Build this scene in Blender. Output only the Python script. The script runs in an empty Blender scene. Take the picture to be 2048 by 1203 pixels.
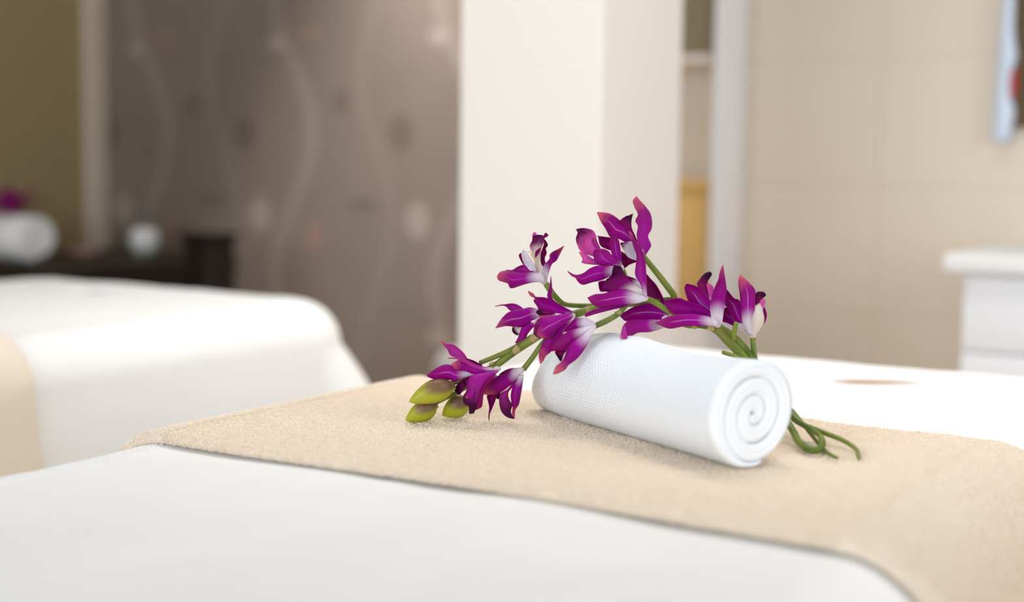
import bpy, math, random
import numpy as np
from mathutils import Matrix, Vector

random.seed(7)
RNG = np.random.default_rng(11)
scene = bpy.context.scene
COL = scene.collection
PI = math.pi

# ------------------------------------------------------------------ camera
CAM_Z = 0.9557
YAW, PITCH, ROLL = math.radians(32.1), math.radians(-5.64), math.radians(0.70)
FPX = 50.0 / 36.0 * 2048.0
CAM_M = Matrix.Translation((0, 0, CAM_Z)) @ (Matrix.Rotation(YAW, 4, 'Z') @ Matrix.Rotation(PI / 2 + PITCH, 4, 'X')
                                             @ Matrix.Rotation(ROLL, 4, 'Z'))
cd = bpy.data.cameras.new('camera')
cam = bpy.data.objects.new('camera', cd)
COL.objects.link(cam)
cam.matrix_world = CAM_M
cd.lens, cd.sensor_width, cd.sensor_fit = 50.0, 36.0, 'HORIZONTAL'
cd.clip_start, cd.clip_end = 0.05, 50
cd.dof.use_dof = True
cd.dof.focus_distance = 1.37
cd.dof.aperture_fstop = 2.0
scene.camera = cam

# ------------------------------------------------------------------ light
scene.view_settings.view_transform = 'Standard'
scene.view_settings.look = 'None'
scene.view_settings.gamma = 1.0
scene.view_settings.use_curve_mapping = False
scene.view_settings.exposure = 0.0
world = bpy.data.worlds.new('world')
scene.world = world
world.use_nodes = True
world.node_tree.nodes['Background'].inputs[0].default_value = (0.985, 0.99, 1.0, 1)
world.node_tree.nodes['Background'].inputs[1].default_value = 0.35


def area_light(name, loc, target, size, power, color):
    ld = bpy.data.lights.new(name, 'AREA')
    ld.shape, ld.size, ld.size_y = 'RECTANGLE', size[0], size[1]
    ld.energy, ld.color = power, color
    o = bpy.data.objects.new(name, ld)
    COL.objects.link(o)
    o.location = loc
    o.rotation_euler = (Vector(target) - Vector(loc)).to_track_quat('-Z', 'Y').to_euler()
    return o


area_light('window_light', (-0.6, -4.0, 1.9), (-1.0, 1.8, 0.8), (4.6, 2.4), 182, (0.86, 0.935, 1.0))
area_light('side_fill_light', (2.1, 1.5, 1.6), (-1.0, 1.7, 0.9), (2.0, 1.6), 34, (0.96, 0.98, 1.0))  # added fill that brightens the right-facing sides, no known window
lamp = area_light('ceiling_light', (-1.0, 1.9, 2.65), (-1.0, 1.9, 0), (1.4, 1.0), 13, (1.0, 0.975, 0.94))
lamp.data.spread = math.radians(95)
ld = bpy.data.lights.new('wall_fill_spot', 'SPOT')  # added spot, brightens the right of the wallpaper and fades leftwards
ld.energy, ld.color, ld.spot_size, ld.spot_blend, ld.shadow_soft_size = 290, (1.0, 0.965, 0.93), math.radians(58), 1.0, 0.05
lamp = bpy.data.objects.new('wall_fill_spot', ld)
COL.objects.link(lamp)
lamp.location = (-2.02, 2.74, 2.62)
lamp.rotation_euler = (Vector((-2.22, 3.31, 0.95)) - lamp.location).to_track_quat('-Z', 'Y').to_euler()

# ------------------------------------------------------------------ helpers
CAM_NP = np.array(CAM_M)


def at(px, py, d):
    """The point seen at a place in the photograph, d metres ahead of the camera."""
    v = CAM_NP @ np.array([(px - 1024.0) / FPX * d, (601.5 - py) / FPX * d, -d, 1.0])
    return v[:3]


def at_clear(px, py, d, clear, floor_z):
    """As at(), but brought nearer along the line of sight until it clears the cloth it lies on."""
    p = at(px, py, d)
    if p[2] < floor_z + clear:
        o = CAM_NP[:3, 3]
        p = o + (p - o) * ((floor_z + clear - o[2]) / (p[2] - o[2]))
    return p


def on_plane(px, py, z):
    o = CAM_NP[:3, 3]
    r = at(px, py, 1.0) - o
    return o + r * ((z - o[2]) / r[2])


WLOC = {}


def tag(o, label=None, cat=None, group=None, kind=None):
    for k, v in (('label', label), ('category', cat), ('group', group), ('kind', kind)):
        if v:
            o[k] = v
    return o


def empty(name, loc, label, cat, group=None):
    o = bpy.data.objects.new(name, None)
    COL.objects.link(o)
    o.empty_display_size = 0.05
    o.location = loc
    WLOC[o.name] = np.array(loc, float)
    return tag(o, label, cat, group)


def obj(name, verts, faces, mats, parent=None, smooth=True, uv=None, attrs=None, face_mat=None, origin=None):
    v = np.asarray(verts, float)
    c = v.mean(axis=0) if origin is None else np.array(origin, float)
    me = bpy.data.meshes.new(name)
    me.from_pydata([tuple(p) for p in (v - c)], [], [tuple(f) for f in faces])
    for m in (mats if isinstance(mats, (list, tuple)) else [mats]):
        me.materials.append(m)
    if face_mat is not None:
        me.polygons.foreach_set('material_index', face_mat)
    if smooth:
        me.polygons.foreach_set('use_smooth', [True] * len(me.polygons))
    if uv is not None:
        lay = me.uv_layers.new(name='UVMap')
        li = np.empty(len(me.loops), np.int32)
        me.loops.foreach_get('vertex_index', li)
        lay.data.foreach_set('uv', np.asarray(uv, np.float32)[li].ravel())
    for k, a in (attrs or {}).items():
        a = np.asarray(a, np.float32)
        if a.ndim == 1:
            me.attributes.new(k, 'FLOAT', 'POINT').data.foreach_set('value', a)
        else:
            me.attributes.new(k, 'FLOAT_COLOR', 'POINT').data.foreach_set('color', a.ravel())
    me.update()
    o = bpy.data.objects.new(name, me)
    COL.objects.link(o)
    base = np.zeros(3)
    if parent is not None:
        o.parent = parent
        base = WLOC[parent.name]
    o.location = c - base
    WLOC[o.name] = c
    return o


def grid_faces(n, m, closed_m=False, closed_n=False):
    f = []
    for i in range(n if closed_n else n - 1):
        i2 = (i + 1) % n
        for j in range(m if closed_m else m - 1):
            j2 = (j + 1) % m
            f.append((i * m + j, i * m + j2, i2 * m + j2, i2 * m + j))
    return f


def box_geo(x0, x1, y0, y1, z0, z1, b=0.0, seg=3):
    """Box with rounded edges and corners."""
    if b <= 0:
        v = [(x, y, z) for z in (z0, z1) for (x, y) in ((x0, y0), (x1, y0), (x1, y1), (x0, y1))]
        return v, [(3, 2, 1, 0), (4, 5, 6, 7), (0, 1, 5, 4), (1, 2, 6, 5), (2, 3, 7, 6), (3, 0, 4, 7)]
    rings = []
    prof = [(b * (1 - math.sin(a)), b * (1 - math.cos(a))) for a in np.linspace(0, PI / 2, seg + 1)]
    levels = [(z0 + d, i) for (i, d) in prof] + [(z1 - d, i) for (i, d) in reversed(prof)]
    cs = [(x1, y1, 0), (x0, y1, 1), (x0, y0, 2), (x1, y0, 3)]
    for z, ins in levels:
        ring = []
        r = b
        for cx, cy, k in cs:
            sx, sy = (1, 1, -1, -1)[k == 1 or k == 2 and 2 or 0] if False else (1 if k in (0, 3) else -1), (1 if k in (0, 1) else -1)
            for a in np.linspace(k * PI / 2, (k + 1) * PI / 2, seg + 1):
                rr = max(r - ins, 1e-5)
                ring.append((cx - sx * r + rr * math.cos(a), cy - sy * r + rr * math.sin(a), z))
        rings.append(ring)
    m = len(rings[0])
    v = [p for r_ in rings for p in r_]
    f = grid_faces(len(rings), m, closed_m=True)
    f.append(tuple(reversed(range(m))))
    f.append(tuple(range((len(rings) - 1) * m, len(rings) * m)))
    return v, f


def merge(*geos):
    V, F = [], []
    for v, f in geos:
        o = len(V)
        V += [tuple(p) for p in v]
        F += [tuple(i + o for i in q) for q in f]
    return V, F


def lathe(profile, cx, cy, n=40):
    v = [(cx + r * math.cos(a), cy + r * math.sin(a), z) for (r, z) in profile for a in np.arange(n) * 2 * PI / n]
    f = grid_faces(len(profile), n, closed_m=True)
    if profile[0][0] > 1e-6:
        f.append(tuple(reversed(range(n))))
    if profile[-1][0] > 1e-6:
        f.append(tuple(range((len(profile) - 1) * n, len(profile) * n)))
    return v, f


def resample(pts, n):
    """Smooth (Catmull-Rom) curve through pts, n points evenly spaced along it."""
    p = np.asarray(pts, float)
    if len(p) == 1:
        return np.repeat(p, n, 0)
    if len(p) == 2:
        q = p
    else:
        e = np.vstack([2 * p[0] - p[1], p, 2 * p[-1] - p[-2]])
        q = []
        for i in range(1, len(e) - 2):
            p0, p1, p2, p3 = e[i - 1], e[i], e[i + 1], e[i + 2]
            for t in np.linspace(0, 1, 12, endpoint=False):
                q.append(0.5 * (2 * p1 + (p2 - p0) * t + (2 * p0 - 5 * p1 + 4 * p2 - p3) * t * t + (3 * p1 - p0 - 3 * p2 + p3) * t ** 3))
        q = np.array(q + [p[-1]])
    s = np.concatenate([[0], np.cumsum(np.linalg.norm(np.diff(q[:, :3] if q.shape[1] > 3 else q, axis=0), axis=1))])
    if s[-1] < 1e-9:
        return np.repeat(q[:1], n, 0)
    u = np.linspace(0, s[-1], n)
    return np.stack([np.interp(u, s, q[:, k]) for k in range(q.shape[1])], 1)


def tube_geo(pts, n=60, m=12):
    """Round tube through pts = (x, y, z, radius), with rounded ends."""
    q = resample(pts, n)
    P, R = q[:, :3], q[:, 3].copy()
    T = np.gradient(P, axis=0)
    T /= np.linalg.norm(T, axis=1)[:, None] + 1e-12
    ref = np.array([0.1, 0.2, 1.0])
    rings = []
    N = np.cross(T[0], ref)
    N /= np.linalg.norm(N)
    for i in range(n):
        N = N - T[i] * N.dot(T[i])
        N /= np.linalg.norm(N)
        B = np.cross(T[i], N)
        a = np.arange(m) * 2 * PI / m
        rings.append(P[i] + R[i] * (np.cos(a)[:, None] * N + np.sin(a)[:, None] * B))
    first = P[0] + (rings[0] - P[0]) * 0.6 - T[0] * R[0] * 0.35
    last = P[-1] + (rings[-1] - P[-1]) * 0.6 + T[-1] * R[-1] * 0.35
    rings = [first] + rings + [last]
    v = np.vstack(rings)
    f = grid_faces(len(rings), m, closed_m=True)
    f.append(tuple(reversed(range(m))))
    f.append(tuple(range((len(rings) - 1) * m, len(rings) * m)))
    return v, f


def hair_part(name, P, mat, parent, radius):
    """Many tiny fibres as one curves object; P has the shape (fibres, points, 3)."""
    n, k, _ = P.shape
    h = bpy.data.hair_curves.new(name)
    h.add_curves([k] * n)
    h.attributes['position'].data.foreach_set('vector', P.astype(np.float32).ravel())
    ra = h.attributes.get('radius') or h.attributes.new('radius', 'FLOAT', 'POINT')
    ra.data.foreach_set('value', np.tile(np.linspace(1.0, 0.7, k) * radius, n).astype(np.float32))
    h.materials.append(mat)
    o = bpy.data.objects.new(name, h)
    COL.objects.link(o)
    o.parent = parent
    o.location = -WLOC[parent.name]
    return o


# ------------------------------------------------------------------ materials
def srgb(r, g, b):
    f = lambda c: (c / 255 / 12.92) if c <= 10 else (((c / 255) + 0.055) / 1.055) ** 2.4
    return (f(r), f(g), f(b), 1.0)


class Mat:
    def __init__(self, name, rough=0.6, spec=0.3):
        self.m = bpy.data.materials.new(name)
        self.m.use_nodes = True
        self.t = self.m.node_tree
        self.p = self.t.nodes['Principled BSDF']
        self.out = self.t.nodes['Material Output']
        self.p.inputs['Roughness'].default_value = rough
        self.p.inputs['Specular IOR Level'].default_value = spec

    def node(self, t, **kw):
        n = self.t.nodes.new(t)
        for k, v in kw.items():
            setattr(n, k, v)
        return n

    def put(self, sock, v):
        if isinstance(v, bpy.types.NodeSocket):
            self.t.links.new(v, sock)
        else:
            sock.default_value = v

    def math(self, op, *a, clamp=False):
        n = self.node('ShaderNodeMath', operation=op, use_clamp=clamp)
        for i, x in enumerate(a):
            self.put(n.inputs[i], x)
        return n.outputs[0]

    def step(self, x, lo, hi):
        n = self.node('ShaderNodeMapRange', interpolation_type='SMOOTHSTEP')
        self.put(n.inputs[0], x)
        self.put(n.inputs[1], lo)
        self.put(n.inputs[2], hi)
        return n.outputs[0]

    def mix(self, f, a, b):
        n = self.node('ShaderNodeMix', data_type='RGBA')
        self.put(n.inputs[0], f)
        self.put(n.inputs[6], a)
        self.put(n.inputs[7], b)
        return n.outputs[2]

    def coord(self, which='Object', scale=None):
        o = self.node('ShaderNodeTexCoord').outputs[which]
        if scale:
            mp = self.node('ShaderNodeMapping')
            self.put(mp.inputs[0], o)
            mp.inputs['Scale'].default_value = scale
            o = mp.outputs[0]
        return o

    def noise(self, scale, detail=3, vec=None, rough=0.5):
        n = self.node('ShaderNodeTexNoise')
        n.inputs['Scale'].default_value = scale
        n.inputs['Detail'].default_value = detail
        n.inputs['Roughness'].default_value = rough
        self.put(n.inputs['Vector'], vec if vec is not None else self.coord())
        return n.outputs[0]

    def attr(self, name, out='Fac'):
        return self.node('ShaderNodeAttribute', attribute_name=name).outputs[out]

    def base(self, c):
        self.put(self.p.inputs['Base Color'], c)
        return self

    def bump(self, h, strength=0.4, dist=0.001):
        b = self.node('ShaderNodeBump')
        b.inputs['Strength'].default_value = strength
        b.inputs['Distance'].default_value = dist
        self.put(b.inputs['Height'], h)
        self.t.links.new(b.outputs[0], self.p.inputs['Normal'])
        return self


def plain(name, c, rough=0.6, spec=0.3, var=0.06, scale=30, bump=0.0, dist=0.001):
    M = Mat(name, rough, spec)
    n = M.noise(scale)
    dark = tuple(x * (1 - var) for x in c[:3]) + (1,)
    lite = tuple(min(1, x * (1 + var)) for x in c[:3]) + (1,)
    M.base(M.mix(n, dark, lite))
    if bump:
        M.bump(M.noise(scale * 8), bump, dist)
    return M.m


M_COVER = Mat('white_fleece', 0.95, 0.1)
M_COVER.base(M_COVER.mix(M_COVER.noise(14), srgb(240, 238, 236), srgb(246, 244, 242)))
M_COVER.bump(M_COVER.noise(900, 4, rough=0.7), 0.2, 0.0010)
M_COVER.p.inputs['Sheen Weight'].default_value = 0.15
M_COVER = M_COVER.m
M_HOLE = plain('tan_upholstery', srgb(186, 138, 74), 0.6, 0.3)

M_TERRY = Mat('beige_terry', 0.95, 0.1)
M_TERRY.base(M_TERRY.mix(M_TERRY.noise(60), srgb(243, 226, 205), srgb(248, 233, 214)))
M_TERRY.bump(M_TERRY.noise(700, 4, rough=0.7), 0.6, 0.002)
M_TERRY.p.inputs['Sheen Weight'].default_value = 0.15
M_TERRY = M_TERRY.m
M_PILE = plain('beige_terry_loops', srgb(252, 237, 219), 0.9, 0.1, 0.05, 80)
M_PILE_W = plain('white_fleece_fibres', srgb(250, 249, 248), 0.9, 0.1, 0.02, 80)

M_WAFFLE = Mat('white_waffle_cotton', 0.9, 0.1)
uvn = M_WAFFLE.coord('UV')
sep = M_WAFFLE.node('ShaderNodeSeparateXYZ')
M_WAFFLE.put(sep.inputs[0], uvn)
wd = []
for sg in (1, -1):
    q_ = M_WAFFLE.math('ADD', M_WAFFLE.math('MULTIPLY', sep.outputs[0], PI / 0.0046), M_WAFFLE.math('MULTIPLY', sep.outputs[1], sg * PI / 0.0060))
    wd.append(M_WAFFLE.math('ABSOLUTE', M_WAFFLE.math('SINE', q_)))
wh = M_WAFFLE.math('MINIMUM', wd[0], wd[1])
wr = M_WAFFLE.math('ABSOLUTE', M_WAFFLE.math('SINE', M_WAFFLE.math('MULTIPLY', sep.outputs[1], PI / 0.0030)))
wh = M_WAFFLE.math('ADD', wh, M_WAFFLE.math('MULTIPLY', wr, 0.9))
wh = M_WAFFLE.math('ADD', wh, M_WAFFLE.math('MULTIPLY', M_WAFFLE.noise(900), 0.3))
M_WAFFLE.base(srgb(246, 250, 255))
wh = M_WAFFLE.math('MULTIPLY', wh, M_WAFFLE.step(sep.outputs[0], 0.003, 0.009))
M_WAFFLE.bump(wh, 0.6, 0.0012)
M_WAFFLE = M_WAFFLE.m


def petal_material():
    M = Mat('orchid_petal', 0.5, 0.13)
    uv = M.node('ShaderNodeSeparateXYZ')
    M.put(uv.inputs[0], M.coord('UV'))
    t, a = uv.outputs[0], uv.outputs[1]
    aa = M.math('ABSOLUTE', a)
    tone = M.node('ShaderNodeAttribute', attribute_name='tone')
    ts = M.node('ShaderNodeSeparateColor')
    M.put(ts.inputs[0], tone.outputs['Color'])
    wht, crl, drk, crim = ts.outputs[0], ts.outputs[1], ts.outputs[2], tone.outputs['Alpha']
    mark = M.node('ShaderNodeAttribute', attribute_name='mark')
    ms = M.node('ShaderNodeSeparateColor')
    M.put(ms.inputs[0], mark.outputs['Color'])
    rib, pink, cream, spk = ms.outputs[0], ms.outputs[1], ms.outputs[2], mark.outputs['Alpha']
    streak = M.node('ShaderNodeTexNoise')
    mp = M.node('ShaderNodeMapping')
    mp.inputs['Scale'].default_value = (1.5, 9, 1)
    M.put(mp.inputs[0], M.coord('UV'))
    M.put(streak.inputs['Vector'], mp.outputs[0])
    streak.inputs['Scale'].default_value = 2.0
    st = streak.outputs[0]
    blot = M.noise(120, 2)
    mag = M.mix(st, srgb(140, 0, 122), srgb(178, 2, 166))
    mag = M.mix(M.math('MULTIPLY', M.step(M.math('ADD', t, M.math('MULTIPLY', aa, 0.25)), 0.35, 0.95), 0.75), mag, M.mix(st, srgb(120, 0, 82), srgb(152, 0, 112)))
    mag = M.mix(crim, mag, M.mix(blot, srgb(112, 0, 72), srgb(142, 0, 96)))
    mag = M.mix(pink, mag, M.mix(st, srgb(214, 48, 160), srgb(232, 110, 190)))
    # coral at the tip
    tipf = M.math('MULTIPLY', M.step(M.math('ADD', t, M.math('MULTIPLY', M.math('SUBTRACT', blot, 0.5), 0.25)), 0.66, 1.02), crl)
    mag = M.mix(tipf, mag, srgb(216, 100, 114))
    # dark lip tip
    dk = M.math('MULTIPLY', M.step(M.math('ADD', t, M.math('MULTIPLY', M.math('SUBTRACT', blot, 0.5), 0.3)), 0.45, 0.8), drk)
    mag = M.mix(dk, mag, srgb(58, 2, 50))
    # pale midrib
    rb = M.math('SUBTRACT', 1.0, M.step(aa, 0.02, 0.09))
    rb = M.math('MULTIPLY', M.math('MULTIPLY', rb, rib), M.math('SUBTRACT', 1.0, M.step(t, 0.6, 0.82)))
    mag = M.mix(M.math('MULTIPLY', rb, 0.6), mag, srgb(226, 150, 208))
    # white throat fading into magenta
    w0 = M.math('ADD', t, M.math('ADD', M.math('MULTIPLY', M.math('SUBTRACT', st, 0.5), 0.12), M.math('MULTIPLY', M.math('MULTIPLY', a, a), 0.06)))
    wf = M.math('SUBTRACT', 1.0, M.step(w0, M.math('SUBTRACT', wht, 0.19), M.math('ADD', wht, 0.11)))
    white = M.mix(cream, srgb(226, 214, 226), srgb(234, 218, 196))
    col = M.mix(wf, mag, white)
    vo = M.node('ShaderNodeTexVoronoi')
    vo.inputs['Scale'].default_value = 900
    M.put(vo.inputs['Vector'], M.coord())
    sp = M.math('MULTIPLY', M.math('SUBTRACT', 1.0, M.step(vo.outputs['Distance'], 0.25, 0.42)), spk)
    sp = M.math('MULTIPLY', sp, M.math('MULTIPLY', M.step(t, 0.4, 0.6), 0.85))
    col = M.mix(sp, col, srgb(80, 0, 62))
    M.base(col)
    M.bump(M.math('ADD', M.math('MULTIPLY', st, 0.7), M.math('MULTIPLY', M.noise(1500, 2), 0.2)), 0.25, 0.0012)
    tr = M.node('ShaderNodeBsdfTranslucent')
    M.put(tr.inputs[0], col)
    mx = M.node('ShaderNodeMixShader')
    mx.inputs[0].default_value = 0.16
    M.t.links.new(M.p.outputs[0], mx.inputs[1])
    M.t.links.new(tr.outputs[0], mx.inputs[2])
    M.t.links.new(mx.outputs[0], M.out.inputs[0])
    return M.m


M_PETAL = petal_material()


def stem_material(name, c0, c1, c2):
    M = Mat(name, 0.42, 0.35)
    n = M.noise(38, 2)
    c = M.mix(M.step(n, 0.35, 0.6), c0, c1)
    c = M.mix(M.math('MULTIPLY', M.step(M.noise(17, 2), 0.55, 0.72), 0.7), c, c2)
    M.base(c)
    M.bump(M.noise(500, 2), 0.12, 0.0006)
    return M.m


M_STEM = stem_material('green_stem', srgb(98, 115, 32), srgb(126, 137, 54), srgb(120, 104, 50))
M_STEM_D = stem_material('dark_green_stem', srgb(84, 106, 28), srgb(116, 130, 46), srgb(112, 110, 46))
M_BRACT = plain('papery_bract', srgb(170, 152, 102), 0.7, 0.2, 0.25, 200)
M_BUD = Mat('orchid_bud', 0.4, 0.35)
bl = M_BUD.math('ADD', M_BUD.attr('blush'), M_BUD.math('MULTIPLY', M_BUD.math('SUBTRACT', M_BUD.noise(90, 2), 0.5), 0.35))
M_BUD.base(M_BUD.mix(M_BUD.step(bl, 0.35, 0.85), srgb(168, 168, 40), srgb(122, 92, 66)))
M_BUD = M_BUD.m
M_STAMEN = plain('stamen', srgb(206, 176, 126), 0.5, 0.3, 0.2, 400)

# ------------------------------------------------------------------ setting
BACK_Y, LEFT_X, WALL_H = 3.31, -3.69, 2.7


def wallpaper():
    M = Mat('taupe_wallpaper', 0.55, 0.3)
    s = M.node('ShaderNodeSeparateXYZ')
    M.put(s.inputs[0], M.coord())
    X, Z = s.outputs[0], s.outputs[2]
    per = 0.6

    def cell(x0):
        d = M.math('SUBTRACT', X, x0 - per / 2)
        return M.math('SUBTRACT', M.math('FLOORED_MODULO', d, per), per / 2)

    def spot(x0, z0, rx, rz):
        dx = M.math('DIVIDE', cell(x0), rx)
        dz = M.math('DIVIDE', M.math('SUBTRACT', M.math('FLOORED_MODULO', M.math('SUBTRACT', Z, z0 - 0.425), 0.85), 0.425), rz)
        r = M.math('SQRT', M.math('ADD', M.math('MULTIPLY', dx, dx), M.math('MULTIPLY', dz, dz)))
        return M.math('SUBTRACT', 1.0, M.step(r, 0.5, 1.2))

    def ribbon(x0, amp, z0, w):
        off = M.math('MULTIPLY', M.math('COSINE', M.math('MULTIPLY', M.math('SUBTRACT', Z, z0), 2 * PI / 0.85)), amp)
        d = M.math('ABSOLUTE', M.math('SUBTRACT', cell(x0), off))
        return M.math('SUBTRACT', 1.0, M.step(d, w * 0.4, w))

    base = M.mix(M.noise(3.5, 4), srgb(119, 106, 97), srgb(137, 123, 113))
    lite, dark, rose = srgb(176, 162, 153), srgb(92, 78, 68), srgb(160, 122, 106)
    c = M.mix(M.math('MULTIPLY', ribbon(-2.865, 0.075, 1.03, 0.036), 0.24), base, lite)
    c = M.mix(M.math('MULTIPLY', ribbon(-2.55, -0.06, 1.2, 0.03), 0.10), c, lite)
    c = M.mix(M.math('MULTIPLY', spot(-3.0, 0.78, 0.05, 0.06), 0.55), c, lite)
    c = M.mix(M.math('MULTIPLY', spot(-2.93, 1.30, 0.04, 0.03), 0.5), c, lite)
    c = M.mix(M.math('MULTIPLY', spot(-2.78, 0.72, 0.04, 0.05), 0.5), c, rose)
    c = M.mix(M.math('MULTIPLY', spot(-2.80, 1.33, 0.06, 0.02), 0.45), c, rose)
    c = M.mix(M.math('MULTIPLY', spot(-3.06, 1.03, 0.05, 0.06), 0.5), c, dark)
    c = M.mix(M.math('MULTIPLY', spot(-3.28, 1.12, 0.04, 0.045), 0.4), c, dark)
    c = M.mix(M.math('MULTIPLY', spot(-3.2, 0.82, 0.07, 0.02), 0.45), c, dark)
    M.base(c)
    return M.m


def tiles():
    M = Mat('beige_stone_tiles', 0.45, 0.35)
    s = M.node('ShaderNodeSeparateXYZ')
    M.put(s.inputs[0], M.coord())
    X, Z = s.outputs[0], s.outputs[2]
    tx = M.math('ABSOLUTE', M.math('SUBTRACT', M.math('FLOORED_MODULO', M.math('SUBTRACT', X, -1.06 - 0.3), 0.6), 0.3))
    tz = M.math('ABSOLUTE', M.math('SUBTRACT', M.math('FLOORED_MODULO', M.math('SUBTRACT', Z, 0.906 - 0.15), 0.3), 0.15))
    j = M.math('SUBTRACT', 1.0, M.step(M.math('MINIMUM', tx, tz), 0.002, 0.004))
    c = M.mix(M.noise(2.2, 4), srgb(224, 208, 187), srgb(233, 220, 203))
    c = M.mix(M.math('MULTIPLY', M.step(M.noise(9, 5), 0.5, 0.8), 0.35), c, srgb(226, 214, 198))
    c = M.mix(M.math('MULTIPLY', j, 0.2), c, srgb(170, 148, 120))
    M.base(c)
    return M.m


def struct(name, geo, mat, origin=(0, 0, 0), smooth=False):
    return tag(obj(name, geo[0], geo[1], mat, smooth=smooth, origin=origin), kind='structure')


M_FLOOR = Mat('floor_tiles', 0.4, 0.35)
M_FLOOR.base(M_FLOOR.mix(M_FLOOR.noise(4, 4), srgb(176, 156, 132), srgb(194, 176, 152)))
M_FLOOR = M_FLOOR.m
M_KHAKI = plain('khaki_plaster', srgb(160, 142, 104), 0.7, 0.2, 0.05, 4)
M_TRIM = plain('cream_paint', srgb(206, 192, 172), 0.5, 0.3, 0.02, 6)
M_WHITEWALL = plain('warm_white_plaster', srgb(240, 233, 225), 0.7, 0.2, 0.01, 5)

struct('floor', box_geo(LEFT_X - 0.1, 2.2, -1.6, BACK_Y + 0.1, -0.08, 0.0), M_FLOOR)
struct('wall_back', box_geo(LEFT_X - 0.1, -1.405, BACK_Y, BACK_Y + 0.1, 0, WALL_H), wallpaper())
struct('wall_right', box_geo(-1.405, 2.2, BACK_Y, BACK_Y + 0.1, 0, WALL_H), tiles())
struct('wall_left', box_geo(LEFT_X - 0.1, LEFT_X, -1.6, BACK_Y, 0, WALL_H), M_KHAKI)
struct('trim_1', box_geo(LEFT_X, LEFT_X + 0.03, BACK_Y - 0.085, BACK_Y - 0.005, 0, WALL_H, 0.006), M_TRIM)
struct('column', box_geo(-1.465, -1.174, 2.15, 2.465, 0, WALL_H, 0.004), M_WHITEWALL)
struct('baseboard_back', box_geo(LEFT_X + 0.03, -1.60, BACK_Y - 0.015, BACK_Y, 0, 0.09, 0.004), M_TRIM)

# ------------------------------------------------------------------ beds
BED_Z = 0.690      # top of the white cover
SH = 0.075         # radius of its shoulders


def vnoise(x, y, seed=0):
    """Cheap smooth value noise for vectors of coordinates."""
    r = np.random.default_rng(seed)
    tab = r.random((64, 64))
    xi, yi = np.floor(x).astype(int), np.floor(y).astype(int)
    fx, fy = x - xi, y - yi
    fx, fy = fx * fx * (3 - 2 * fx), fy * fy * (3 - 2 * fy)
    g = lambda i, j: tab[i % 64, j % 64]
    return (g(xi, yi) * (1 - fx) + g(xi + 1, yi) * fx) * (1 - fy) + (g(xi, yi + 1) * (1 - fx) + g(xi + 1, yi + 1) * fx) * fy - 0.5


def rounded_outline(x0, x1, y0, y1, r, n_arc=28, step=0.012):
    """Points round a rounded rectangle with outward normals and how much each belongs to a corner."""
    P, N, K = [], [], []

    def line(a, b, nrm):
        L = math.dist(a, b)
        for t in np.arange(0, L, step) / L:
            P.append((a[0] + (b[0] - a[0]) * t, a[1] + (b[1] - a[1]) * t))
            N.append(nrm)
            K.append(0.0)

    def arc(cx, cy, a0):
        for t in np.linspace(0, 1, n_arc, endpoint=False):
            a = a0 + t * PI / 2
            P.append((cx + r * math.cos(a), cy + r * math.sin(a)))
            N.append((math.cos(a), math.sin(a)))
            K.append(math.sin(t * PI))

    line((x1, y0 + r), (x1, y1 - r), (1, 0))
    arc(x1 - r, y1 - r, 0)
    line((x1 - r, y1), (x0 + r, y1), (0, 1))
    arc(x0 + r, y1 - r, PI / 2)
    line((x0, y1 - r), (x0, y0 + r), (-1, 0))
    arc(x0 + r, y0 + r, PI)
    line((x0 + r, y0), (x1 - r, y0), (0, -1))
    arc(x1 - r, y0 + r, 1.5 * PI)
    return np.array(P), np.array(N), np.array(K)


FLARE = 0.10


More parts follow.
